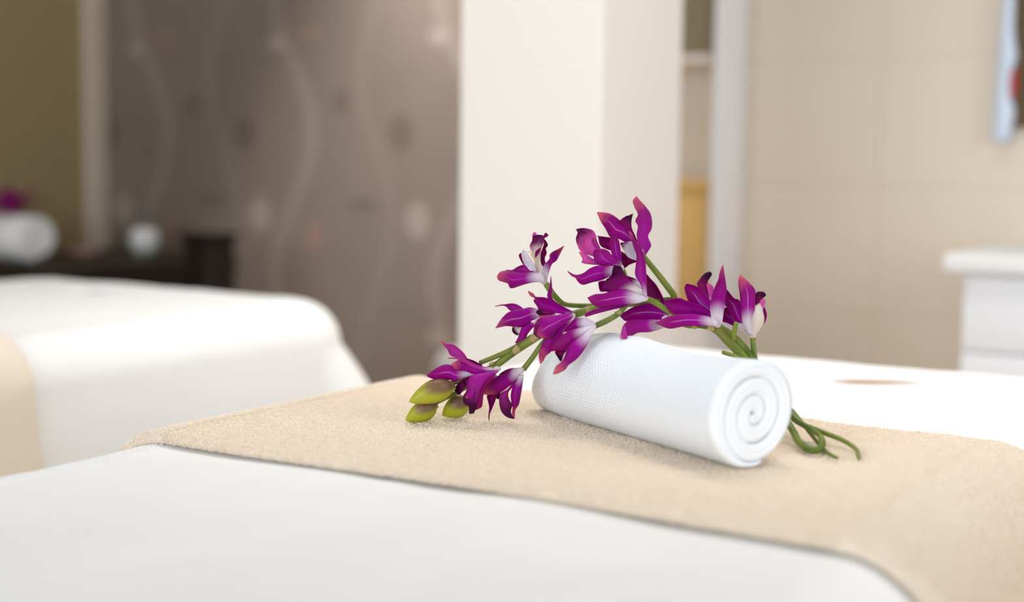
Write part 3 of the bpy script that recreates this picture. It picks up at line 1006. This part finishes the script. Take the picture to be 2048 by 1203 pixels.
P('petal', 'E', [(1095, 330), (960, 520), (918, 680), (930, 800), (950, 900), (940, 1000), (975, 1085)], [(1140, 330), (1122, 450), (1092, 650), (1052, 840), (992, 940), (980, 1080)],
  z=(-0.2, -0.5, 0.0), w=0.22, c=0.7, cup=-0.4)

fl = flower(spray_a, (1294, 598), 1.362, (1280, 592))             # middle bloom with a cream throat
D = 1.352
P('petal', 'H', [(1090, 590), (850, 498), (700, 508), (550, 548), (440, 558), (350, 600)], [(1100, 630), (980, 672), (820, 685), (620, 712), (480, 722), (400, 672), (350, 605)],
  z=(0, -0.6, -0.9), w=0.32, r=1, cup=-0.3, c=0.1)
P('petal', 'H', [(900, 680), (650, 698), (480, 740), (330, 798), (318, 840)], [(840, 705), (700, 742), (500, 792), (325, 843)], z=(0.4, 0.2, 0), p=0.1)
P('lip', 'H', [(1085, 590), (900, 520), (700, 532), (600, 470), (578, 380), (650, 330), (665, 240), (690, 198)], [(1080, 530), (900, 400), (815, 290), (775, 212), (735, 195), (695, 195)],
  z=(0.1, -0.2, -0.6), w=0.4, y=0.5, k=0.9, m=0.5, cup=0.4)
P('petal', 'H', [(660, 540), (580, 522), (510, 517), (488, 420), (495, 398)], [(660, 450), (580, 388), (500, 395)], z=(0.3, 0.4, 0.5), m=0.7)
P('petal', 'H', [(1070, 590), (960, 480), (845, 330)], [(1085, 560), (1030, 440), (970, 370), (850, 325)], z=(0.3, 0.5, 0.8), w=0.7)
P('petal', 'H', [(1060, 590), (1030, 450), (953, 320), (958, 200), (970, 80), (955, 0), (930, -80), (906, -150)],
  [(1100, 590), (1092, 400), (1087, 200), (1072, 80), (1042, 0), (985, -85), (908, -150)], z=(-0.1, -0.3, 0.6), w=0.16, p=0.1, tilt=-0.3)

fl = flower(spray_a, (1338, 636), 1.376, (1326, 638))             # low bloom behind the stems
D = 1.378
P('petal', 'H', [(1330, 720), (1115, 620), (1093, 450), (1088, 298)], [(1360, 740), (1310, 610), (1225, 450), (1152, 368), (1092, 298)], z=(0, 0.6, 1.2), m=0.8, r=0.2)
P('petal', 'H', [(1380, 840), (1345, 735), (1150, 675), (960, 708), (840, 770), (758, 825)], [(1370, 865), (1250, 880), (1100, 890), (950, 890), (830, 895), (760, 832)], z=(0, -0.3, -0.6), r=1, w=0.06)
P('petal', 'H', [(1320, 965), (1230, 885), (1080, 878), (900, 885), (828, 920), (788, 980), (763, 1110)], [(1325, 980), (1150, 1032), (1000, 1042), (920, 1078), (850, 1112), (770, 1119)],
  z=(0.0, -2.6, -5.3), w=0.28, cup=-0.3)
P('petal', 'H', [(810, 950), (790, 1000), (763, 1110)], [(832, 1000), (850, 1117), (770, 1120)], z=(-5.2, -5.5, -5.6), c=0.9, p=0.3, cup=-0.1)

fl = flower(spray_a, (1438, 652), 1.374, (1430, 642))             # open bloom right of the roll's middle
D = 1.368
P('petal', 'I', [(720, 690), (560, 555), (400, 498), (310, 468), (152, 495)], [(720, 710), (500, 655), (262, 642), (190, 582), (150, 505)], z=(0.2, 0, -0.4), w=0.08)
P('petal', 'I', [(720, 700), (600, 640), (470, 600), (410, 480), (378, 360), (400, 313)], [(720, 640), (662, 500), (590, 390), (510, 340), (405, 312)], z=(0.15, 0.3, 0.5), w=0.1, r=0.9)
P('petal', 'I', [(730, 690), (520, 648), (300, 650), (150, 690), (58, 740)], [(750, 775), (560, 772), (400, 772), (220, 802), (130, 772), (60, 744)], z=(-0.1, -0.6, -1.0), w=0.24, r=1, c=0.15, cup=-0.3)
P('petal', 'I', [(690, 765), (658, 560), (690, 400), (750, 260), (760, 200), (796, 106)], [(785, 755), (833, 420), (833, 330), (812, 190), (798, 106)], z=(-0.2, -0.4, 0.2), w=0.33, c=0.5, tilt=0.4)
P('lip', 'I', [(630, 460), (520, 330), (540, 270), (600, 200), (650, 180)], [(670, 460), (650, 350), (630, 290), (677, 210), (655, 181)], z=(0.5, 0.8, 0.9), k=1, m=1, cup=-0.2)
P('lip', 'I', [(645, 470), (608, 380), (622, 308)], [(680, 440), (692, 350), (642, 305)], z=(0.45, 0.6, 0.7), c=1, p=0.9, cup=-0.1)

# ---- blooms of the second spray
fl = flower(spray_b, (1092, 566), 1.380, (1082, 556))             # leftmost high bloom with an upright spotted lip
D = 1.372
P('petal', 'A', [(590, 700), (540, 635), (493, 530), (500, 488), (548, 463)], [(600, 690), (562, 570), (550, 463)], z=(0.7, 0.8, 0.8), m=1)
P('petal', 'A', [(790, 800), (690, 790), (590, 690), (470, 722), (370, 782), (250, 780)], [(790, 850), (600, 840), (450, 825), (250, 792)], z=(0.4, 0.5, 0.5), p=0.1, r=0.5)
P('petal', 'A', [(945, 850), (740, 822), (520, 835), (330, 800), (190, 802), (120, 840), (86, 905)], [(975, 1015), (790, 1005), (590, 1047), (345, 1120), (290, 1035), (200, 1002), (110, 970), (86, 910)],
  z=(0, -0.7, -1.1), w=0.30, c=0.7, r=0.3, cup=-0.5)
P('petal', 'A', [(940, 740), (878, 600), (878, 520), (920, 400), (955, 290), (945, 213)], [(985, 680), (965, 560), (1001, 470), (985, 380), (1024, 325), (985, 240), (948, 211)], z=(0.5, 0.6, 0.9), m=1, c=0.15)
P('lip', 'A', [(790, 850), (775, 600), (745, 480), (690, 350), (735, 240), (748, 160), (830, 134)], [(935, 800), (885, 600), (900, 400), (955, 250), (957, 170), (920, 140), (840, 133)],
  z=(0.2, 0.1, -0.2), w=0.66, y=0.7, k=0.75, p=0.6, s=0.9, cup=0.5)
P('lip', 'A', [(745, 190), (738, 130), (775, 78)], [(810, 170), (810, 110), (778, 80)], z=(0.3, 0.3, 0.4), c=1, p=0.7, cup=-0.1)
P('lip', 'A', [(935, 190), (955, 130), (985, 93)], [(955, 190), (1010, 165), (1030, 135), (990, 95)], z=(-0.1, -0.2, -0.2), k=0.8, m=1, cup=-0.1)
P('lip', 'A', [(788, 575), (798, 450), (875, 370)], [(792, 560), (852, 480), (902, 385)], z=(-0.2, -0.3, -0.3), m=0.8, c=0.2)
P('lip', 'A', [(800, 830), (640, 722), (568, 610), (538, 480), (562, 408)], [(815, 790), (760, 660), (700, 550), (610, 440), (566, 406)], z=(0.1, -0.4, -0.5), w=1.2, p=0.3)
P('petal', 'A', [(890, 830), (950, 700), (1058, 575), (1058, 510), (1110, 450), (1230, 390), (1324, 334)], [(1010, 970), (1052, 800), (1102, 672), (1180, 612), (1242, 500), (1325, 337)],
  z=(-0.1, 0.2, 0.8), w=0.27, c=0.8, tilt=0.4)
px_tube('column', [(1072, 521, 1.366, 1.0), (1066, 512, 1.363, 1.2), (1062, 507, 1.361, 0.8)], M_STAMEN, fl, 10, 10)
px_tube('stamen', [(1066, 503, 1.362, 0.45), (1059, 503.5, 1.360, 0.4), (1053, 503.5, 1.358, 0.3)], M_STAMEN, fl, 8, 8)

fl = flower(spray_b, (1075, 632), 1.384, (1066, 634))             # small bloom on the left edge
D = 1.376
P('petal', 'B', [(560, 640), (440, 535), (330, 494), (200, 508), (130, 514), (38, 538)], [(520, 660), (300, 612), (220, 542), (150, 526), (38, 543)], z=(0.5, 0.5, 0.4), c=0.8, p=0.15)
P('petal', 'B', [(740, 585), (600, 556), (500, 575), (290, 618), (160, 720), (48, 886)], [(750, 700), (620, 775), (480, 864), (350, 864), (220, 852), (120, 872), (50, 889)],
  z=(0.1, -0.4, -0.6), r=1, w=0.12, c=0.7, cup=-0.4)
P('petal', 'B', [(610, 780), (490, 850), (440, 960), (400, 1060), (363, 1122)], [(700, 830), (600, 932), (545, 1022), (542, 1100), (450, 1137), (366, 1127)], z=(0.1, -0.1, -0.2), cup=-0.2)
P('lip', 'B', [(470, 840), (333, 863), (318, 930), (340, 966)], [(465, 880), (445, 960), (400, 1000), (342, 970)], z=(0.3, 0.3, 0.3), w=0.6, y=0.4, k=1, m=1)
P('petal', 'B', [(745, 690), (690, 740), (645, 805)], [(745, 745), (700, 830), (652, 845)], z=(0.2, 0.0, 0.1), w=1.2, cup=-0.1)

fl = flower(spray_b, (1244, 540), 1.380, (1238, 530))             # bloom with the wide hot pink lip
D = 1.362
P('petal', 'G', [(720, 900), (560, 830), (520, 700), (503, 696)], [(760, 910), (790, 800), (722, 728), (620, 708), (508, 694)], z=(0.7, 0.8, 0.6), m=0.8)
P('lip', 'G', [(480, 980), (300, 915), (240, 820), (218, 730), (243, 650), (219, 604)], [(570, 900), (505, 760), (492, 690), (452, 622), (370, 593), (290, 588), (222, 602)],
  z=(0.5, 0.2, -0.2), p=0.95, k=0.85, s=0.8, cup=0.7)
P('lip', 'G', [(580, 1090), (440, 1000), (330, 930), (260, 912)], [(580, 1092), (400, 1078), (296, 1055), (310, 1010), (262, 918)], z=(0.4, 0.1, -0.3), p=0.9, c=0.6, cup=-0.3)
P('lip', 'G', [(495, 880), (438, 785), (445, 710)], [(535, 870), (495, 760), (452, 710)], z=(0.3, 0.0, -0.1), c=0.9, p=0.3, k=0.4, cup=-0.15)
P('petal', 'G', [(790, 1105), (560, 1092), (480, 1042), (458, 960), (468, 890), (560, 870)], [(825, 1100), (745, 985), (690, 940), (660, 900), (600, 874), (566, 869)], z=(0, -0.5, -0.5), w=0.1, r=0.4, cup=-0.4)
P('petal', 'G', [(800, 1110), (735, 992), (697, 900), (690, 740), (742, 655)], [(840, 1090), (832, 940), (812, 790), (772, 680), (746, 652)], z=(0, -0.2, 0.3), w=0.1, r=0.4)
P('petal', 'H', [(690, 215), (500, 193), (380, 230), (290, 293), (190, 310), (95, 263)], [(690, 300), (540, 372), (400, 407), (290, 437), (230, 400), (195, 347), (150, 328), (95, 270)],
  z=(0, -0.4, -0.8), w=0.14, r=0.4, c=0.3, cup=-0.3)
P('lip', 'H', [(760, 320), (690, 330), (640, 370), (600, 385)], [(800, 260), (740, 200), (690, 197), (650, 240), (640, 330)], z=(0.1, 0, -0.1), k=0.7, m=1)

fl = flower(spray_b, (1284, 508), 1.390, (1276, 498))             # topmost bloom
D = 1.388
P('petal', 'G', [(1010, 850), (800, 730), (690, 712), (620, 590), (560, 500), (506, 378)], [(1060, 780), (1002, 640), (930, 560), (830, 488), (720, 408), (630, 376), (508, 367)], z=(0, 0, -0.4), c=1.0, r=0.8, m=0.2, cup=-0.3)
P('petal', 'G', [(940, 680), (870, 540), (823, 485), (900, 425), (940, 414), (994, 388)], [(1060, 770), (1003, 650), (977, 560), (977, 480), (995, 390)], z=(-0.2, -0.4, -0.5), m=0.8, k=1, cup=0.2)
P('petal', 'G', [(1110, 960), (1050, 700), (1066, 560), (1028, 485), (1066, 400), (1020, 300), (994, 208), (1046, 152)],
  [(1165, 960), (1245, 830), (1232, 780), (1202, 690), (1250, 600), (1259, 500), (1232, 380), (1150, 268), (1090, 208), (1048, 151)], z=(0, 0.3, 1.0), c=1.0, w=0.0, p=0.05, cup=0.3, tilt=0.2)
P('petal', 'G', [(1060, 1030), (930, 982), (868, 880), (825, 800)], [(1070, 1015), (1025, 860), (985, 772), (900, 778), (830, 785)], z=(-0.3, -0.5, -0.4), w=0.85, cup=0.3)
P('petal', 'G', [(1070, 1020), (920, 955), (833, 900)], [(1070, 1040), (950, 1082), (868, 1132), (836, 1000)], z=(0.2, 0.3, 0.4), m=1)
P('petal', 'G', [(1080, 1010), (1010, 860), (975, 740), (945, 660), (950, 628)], [(1100, 990), (1060, 820), (1010, 720), (985, 660), (955, 626)], z=(-0.6, -0.6, -0.5), c=0.7, p=0.2)

fl = flower(spray_b, (1505, 674), 1.392, (1504, 664), rb=0.0042)  # rightmost bloom with the cream tube
D = 1.388
P('petal', 'I', [(985, 780), (950, 640), (870, 588), (830, 573), (783, 602)], [(950, 790), (850, 742), (783, 712), (781, 608)], z=(0.5, 0.5, 0.3), r=0.4)
P('petal', 'I', [(1060, 800), (980, 772), (860, 602), (813, 510), (840, 378)], [(1070, 780), (1005, 640), (982, 500), (920, 470), (842, 378)], z=(0.1, 0, 0.3), r=0.8, tilt=-0.2)
P('petal', 'I', [(1105, 888), (1030, 848), (948, 772)], [(1125, 870), (1060, 765), (955, 738)], z=(-0.1, -0.2, 0.0), w=1.2, y=0.3)
P('lip', 'I', [(1150, 620), (1158, 430), (1190, 398), (1242, 401)], [(1160, 640), (1205, 500), (1267, 440), (1247, 402)], z=(0.2, 0, -0.2), k=1, m=1, cup=-0.2)
P('lip', 'I', [(1218, 600), (1203, 500), (1240, 478)], [(1244, 580), (1260, 500), (1243, 476)], z=(0, -0.1, -0.2), c=1, p=0.9, cup=-0.1)
P('petal', 'I', [(1092, 885), (1100, 700), (1140, 570), (1200, 518)], [(1142, 885), (1242, 740), (1232, 600), (1205, 518)], z=(0, -0.3, 0), w=1.2, y=0.7, cup=-0.6)
P('petal', 'I', [(1140, 885), (1222, 720), (1215, 620), (1246, 558)], [(1160, 870), (1252, 740), (1277, 650), (1250, 560)], z=(0, -0.2, 0.1), w=0.45, y=0.4)
P('petal', 'I', [(1070, 860), (1008, 720), (985, 450), (966, 300), (985, 214)], [(1135, 875), (1142, 600), (1154, 400), (1092, 310), (988, 212)], z=(-0.2, -0.5, 0.1), w=0.36, c=0.9, r=0.9, cup=-0.3)

# ------------------------------------------------------------------ things along the back wall
M_WHITE = plain('white_lacquer', srgb(236, 234, 233), 0.35, 0.4, 0.01, 4)
M_PALE = plain('pale_grey_lacquer', srgb(244, 244, 247), 0.4, 0.4, 0.01, 4)
M_GREYGREEN = plain('grey_green_card', srgb(150, 138, 112), 0.7, 0.2, 0.06, 20)
M_HONEY = plain('honey_wicker', srgb(216, 176, 108), 0.6, 0.3, 0.15, 60)
M_BLACKBROWN = plain('black_brown_wood', srgb(24, 14, 11), 0.4, 0.35, 0.2, 12)

# vanity unit
vx0, vx1, vy0, vy1 = -0.75, 0.35, 2.75, 3.305
vanity = empty('vanity_unit', ((vx0 + vx1) / 2, 3.0, 0), 'white vanity unit with a thick top against the beige tiled wall', 'vanity unit')
g = box_geo(vx0 + 0.03, vx1 - 0.02, vy0 + 0.05, vy1, 0.08, 0.752, 0.004)
obj('body', g[0], g[1], M_PALE, vanity)
g = box_geo(vx0, vx1, vy0, vy1, 0.752, 0.788, 0.006)
obj('countertop', g[0], g[1], M_WHITE, vanity)
g = box_geo(vx0 + 0.06, vx1 - 0.05, vy0 + 0.07, vy1 - 0.02, 0.0, 0.08)
obj('plinth', g[0], g[1], M_PALE, vanity, smooth=False)
for dx0, dx1 in ((vx0 + 0.034, -0.2), (-0.196, vx1 - 0.024)):
    for dz0, dz1 in ((0.60, 0.748), (0.346, 0.596), (0.09, 0.342)):
        g = box_geo(dx0, dx1, vy0 + 0.032, vy0 + 0.05, dz0, dz1, 0.003)
        dr = obj('drawer', g[0], g[1], M_PALE, vanity)
        xm = (dx0 + dx1) / 2
        g = box_geo(xm - 0.06, xm + 0.06, vy0 + 0.02, vy0 + 0.033, dz1 - 0.035, dz1 - 0.027, 0.002)
        obj('handle', g[0], g[1], M_WHITE, dr)

# mirror over it
mx0, mz0 = -0.808, 1.012
mirror = empty('wall_mirror', (-0.4, BACK_Y - 0.02, 1.5), 'tall mirror with a pale edge hanging on the beige tiled wall', 'mirror')
M_GLASS = Mat('mirror_dark_reflection', 0.12, 0.5)
M_GLASS.base(srgb(96, 78, 52))  # the mirror's dark reflection painted in as its base colour
M_GLASS = M_GLASS.m
M_EDGE = plain('pale_blue_edge', srgb(208, 220, 236), 0.25, 0.5, 0.03, 5)
g = box_geo(mx0 + 0.04, 0.35, BACK_Y - 0.030, BACK_Y - 0.004, mz0 + 0.03, 2.2, 0.003)
obj('glass', g[0], g[1], M_GLASS, mirror)
# its pale bevelled edge swells and narrows towards the foot
pts_l, pts_r = [], []
for q in np.linspace(0, 1, 40):
    z = mz0 + (2.23 - mz0) * q
    bulge = 0.012 * math.exp(-((z - (mz0 + 0.055)) / 0.03) ** 2) + 0.010 * math.exp(-((z - (mz0 + 0.19)) / 0.03) ** 2)
    pts_l.append((mx0 + 0.012 + 0.012 * max(0, (z - mz0) / 0.35) if z < mz0 + 0.35 else mx0 + 0.024, z))
    pts_r.append((mx0 + 0.048 + bulge, z))
V = []
for (xl, z), (xr, _) in zip(pts_l, pts_r):
    V += [(xl, BACK_Y - 0.004, z), (xl, BACK_Y - 0.034, z), (xl + 0.006, BACK_Y - 0.040, z), (xr - 0.006, BACK_Y - 0.040, z), (xr, BACK_Y - 0.034, z), (xr, BACK_Y - 0.004, z)]
f = grid_faces(40, 6, closed_m=True) + [tuple(range(6)), tuple(reversed(range(39 * 6, 40 * 6)))]
obj('frame', V, f, M_EDGE, mirror)
g = box_geo(mx0 + 0.050, mx0 + 0.060, BACK_Y - 0.043, BACK_Y - 0.036, mz0 + 0.095, mz0 + 0.155, 0.003)
tag(obj('blotch', g[0], g[1], plain('red_blotch', srgb(214, 60, 66), 0.6, 0.2), mirror), 'small red tassel on the pale edge')  # small red blotch built as a thin block at the frame

# open shelf unit seen beside the column
sx0, sx1, sy0, sy1 = -1.90, -1.400, 3.13, BACK_Y - 0.002
shelf_unit = empty('shelf_unit', (-1.65, 3.2, 0), 'tall open white shelf unit half hidden behind the white column', 'shelf unit')
for x in (sx0, sx1 - 0.01):
    g = box_geo(x, x + 0.01, sy0, sy1, 0, 2.3, 0.002)
    obj('side_panel', g[0], g[1], M_PALE, shelf_unit)
g = box_geo(sx0 + 0.02, sx1 - 0.02, sy1 - 0.012, sy1, 0.02, 2.3)
obj('back_panel', g[0], g[1], M_WHITEWALL, shelf_unit, smooth=False)
SHELF_Z = [0.06, 0.60, 1.212, 1.56, 1.95, 2.28]
for z in SHELF_Z:
    g = box_geo(sx0 + 0.02, sx1 - 0.02, sy0 + 0.004, sy1 - 0.012, z - 0.018, z, 0.002)
    obj('shelf', g[0], g[1], M_WHITEWALL, shelf_unit)


g = box_geo(sx0 + 0.012, sx1 - 0.012, sy0 - 0.002, sy0 + 0.016, 0.065, 0.578, 0.003)
shelf_door = obj('door', g[0], g[1], M_WHITEWALL, shelf_unit)
g = box_geo(sx0 + 0.04, sx0 + 0.05, sy0 - 0.02, sy0 - 0.003, 0.38, 0.50, 0.002)
obj('handle', g[0], g[1], M_WHITE, shelf_door)


def lidded_box(name, x0, x1, y0, y1, z0, z1, mat, label, cat, lid=0.03):
    r = empty(name, ((x0 + x1) / 2, (y0 + y1) / 2, z0), label, cat)
    g = box_geo(x0 + 0.004, x1 - 0.004, y0 + 0.004, y1 - 0.004, z0, z1 - lid, 0.004)
    obj('body', g[0], g[1], mat, r)
    g = box_geo(x0, x1, y0, y1, z1 - lid, z1, 0.005)
    obj('lid', g[0], g[1], mat, r)
    return r


lidded_box('storage_box', sx0 + 0.06, sx1 - 0.015, sy0 + 0.01, sy1 - 0.02, 1.212, 1.47, M_GREYGREEN, 'grey green storage box on the upper shelf beside the column', 'box')
lidded_box('wicker_basket', sx0 + 0.05, sx1 - 0.013, sy0 + 0.008, sy1 - 0.02, 0.60, 0.915, M_HONEY, 'honey coloured basket on the lower shelf beside the white column', 'basket')

# padded stool beyond the column
stool = empty('stool', (-1.70, 2.70, 0), 'white padded stool on the floor behind the left edge of the column', 'stool')
g = lathe([(0.0, 0.44), (0.155, 0.44), (0.17, 0.455), (0.17, 0.50), (0.155, 0.522), (0.10, 0.53), (0.0, 0.532)], -1.70, 2.70)
obj('seat', g[0], g[1], M_WHITE, stool)
for a in range(4):
    t = a * PI / 2 + 0.6
    g = tube_geo([(-1.70 + 0.15 * math.cos(t), 2.70 + 0.15 * math.sin(t), 0.0, 0.013), (-1.70 + 0.12 * math.cos(t), 2.70 + 0.12 * math.sin(t), 0.445, 0.015)], 6, 12)
    obj('leg', g[0], g[1], M_WHITE, stool)

# low dark table in the left corner
tx0, tx1, ty0, ty1, tz = LEFT_X + 0.045, -3.08, 2.62, 3.285, 0.652
side = empty('side_table', ((tx0 + tx1) / 2, (ty0 + ty1) / 2, 0), 'low dark wooden side table in the corner by the grey wallpaper', 'table')
g = box_geo(tx0, tx1, ty0, ty1, tz - 0.035, tz, 0.004)
obj('table_top', g[0], g[1], M_DARKWOOD, side)
g = box_geo(tx0 + 0.03, tx1 - 0.03, ty0 + 0.03, ty1 - 0.03, tz - 0.16, tz - 0.035, 0.003)
obj('apron', g[0], g[1], M_DARKWOOD, side)
for x in (tx0 + 0.03, tx1 - 0.08):
    for y in (ty0 + 0.03, ty1 - 0.08):
        g = box_geo(x, x + 0.05, y, y + 0.05, 0, tz - 0.15, 0.004)
        obj('leg', g[0], g[1], M_DARKWOOD, side)

ped = empty('pedestal', (-2.81, 2.90, 0), 'slim black brown wooden pedestal standing in front of the grey wallpaper', 'pedestal')
g = box_geo(-2.865, -2.765, 2.85, 2.95, 0.03, 0.725, 0.004)
obj('body', g[0], g[1], M_BLACKBROWN, ped)
g = box_geo(-2.872, -2.758, 2.843, 2.957, 0.725, 0.745, 0.004)
obj('top', g[0], g[1], M_BLACKBROWN, ped)
g = box_geo(-2.875, -2.755, 2.84, 2.96, 0.0, 0.03, 0.004)
obj('base', g[0], g[1], M_BLACKBROWN, ped)

# candle in a round glass
cx, cy = -3.265, 3.085
holder = empty('candle_holder', (cx, cy, tz), 'round glass holder with a white candle on the dark side table', 'candle holder')
g = lathe([(0.0, tz), (0.036, tz), (0.040, tz + 0.004), (0.036, tz + 0.010), (0.0, tz + 0.010)], cx, cy)
tag(obj('saucer', g[0], g[1], plain('green_glaze', srgb(84, 110, 62), 0.4, 0.4), holder), 'green saucer')
g = lathe([(0.0, tz + 0.014), (0.034, tz + 0.014), (0.042, tz + 0.035), (0.043, tz + 0.06), (0.036, tz + 0.082), (0.0, tz + 0.085)], cx, cy)
obj('candle', g[0], g[1], plain('white_wax', srgb(246, 244, 242), 0.5, 0.3, 0.01), holder)
M_CLEAR = Mat('clear_glass', 0.02, 0.5)
M_CLEAR.p.inputs['Transmission Weight'].default_value = 1.0
M_CLEAR.p.inputs['IOR'].default_value = 1.2
M_CLEAR.base((1, 1, 1, 1))
M_CLEAR = M_CLEAR.m
prof = [(0.030, tz + 0.011), (0.044, tz + 0.03), (0.050, tz + 0.06), (0.047, tz + 0.09), (0.034, tz + 0.112), (0.022, tz + 0.118)]
prof_in = [(r - 0.002, z + (0.001 if i == 0 else 0)) for i, (r, z) in enumerate(prof)]
g = lathe(prof + prof_in[::-1], cx, cy)
obj('glass', g[0], g[1], M_CLEAR, holder)

# small rolled towel with an orchid on the side table
rt_c = on_plane(28, 518, tz)[:2]


def small_roll(cx, cy, z, L, R, ang):
    e = np.array([math.cos(ang), math.sin(ang), 0])
    w = np.array([-math.sin(ang), math.cos(ang), 0])
    nt = 220
    th = np.linspace(0, (R - 0.004) / 0.011 * 2 * PI, nt)
    ro = R - 0.011 * th / (2 * PI)
    V = []
    for q in (0, 1):
        pass
    prof = [(0, .003), (0, .5 * L), (0, L - .003), (.5, L), (1, L - .003), (1, .003), (.5, 0)]
    for t, r in zip(th, ro):
        A = math.radians(-100) - t
        for q, a in prof:
            rr = max(r - 0.0105 * q, 0.001)
            V.append(np.array([cx, cy, z + R]) + e * (a - L / 2) + w * rr * math.cos(A) + np.array([0, 0, rr * math.sin(A)]))
    k = len(prof)
    f = grid_faces(nt, k, closed_m=True) + [tuple(range(k)), tuple(reversed(range((nt - 1) * k, nt * k)))]
    return V, f


g = small_roll(rt_c[0], rt_c[1], tz + 0.001, 0.24, 0.066, math.radians(-5))
tag(obj('rolled_towel', g[0], g[1], M_COVER), 'small white rolled towel on the dark side table under a purple orchid', 'towel')
bloom = empty('orchid_bloom', (rt_c[0], rt_c[1], tz + 0.126), 'purple orchid bloom lying on the rolled towel on the side table', 'flower')
bc = np.array([rt_c[0] - 0.01, rt_c[1], tz + 0.127])
for i in range(6):
    a = i * PI / 3 + 0.4
    dirv = np.array([math.cos(a), math.sin(a), 0.5 if i % 2 else 1.3])
    dirv /= np.linalg.norm(dirv)
    sdv = np.cross(dirv, [0, 0, 1.0])
    sdv /= np.linalg.norm(sdv)
    nv_ = np.cross(sdv, dirv)
    V, UV = [], []
    for t in np.linspace(0, 1, 14):
        wd = 0.027 * (math.sin(PI * min(1, t ** 0.7 * 0.96 + 0.03)) ** 0.8)
        for b in np.linspace(-1, 1, 7):
            V.append(bc + dirv * 0.115 * t + sdv * wd * b + nv_ * (0.006 * (b * b) - 0.012 * t * t))
            UV.append((t, b))
    o = obj('petal', V, grid_faces(14, 7), M_PETAL, bloom, uv=UV, attrs={'tone': np.tile((0.1, 0.0, 0, 0.4), (len(V), 1)), 'mark': np.tile((0.3, 0, 0, 0), (len(V), 1))})
    sm = o.modifiers.new('thickness', 'SOLIDIFY')
    sm.thickness, sm.offset = 0.0008, 0.0

dx_, dy_ = on_plane(165, 512, tz)[:2]
dish = empty('dish', (dx_, dy_, tz), 'small shallow pink dish on the dark side table beside the cream trim', 'dish')
g = lathe([(0.0, tz), (0.03, tz), (0.045, tz + 0.012), (0.052, tz + 0.024), (0.049, tz + 0.024), (0.042, tz + 0.014), (0.028, tz + 0.005), (0.0, tz + 0.005)], dx_, dy_)
obj('bowl', g[0], g[1], plain('pink_glaze', srgb(190, 150, 142), 0.4, 0.4), dish)
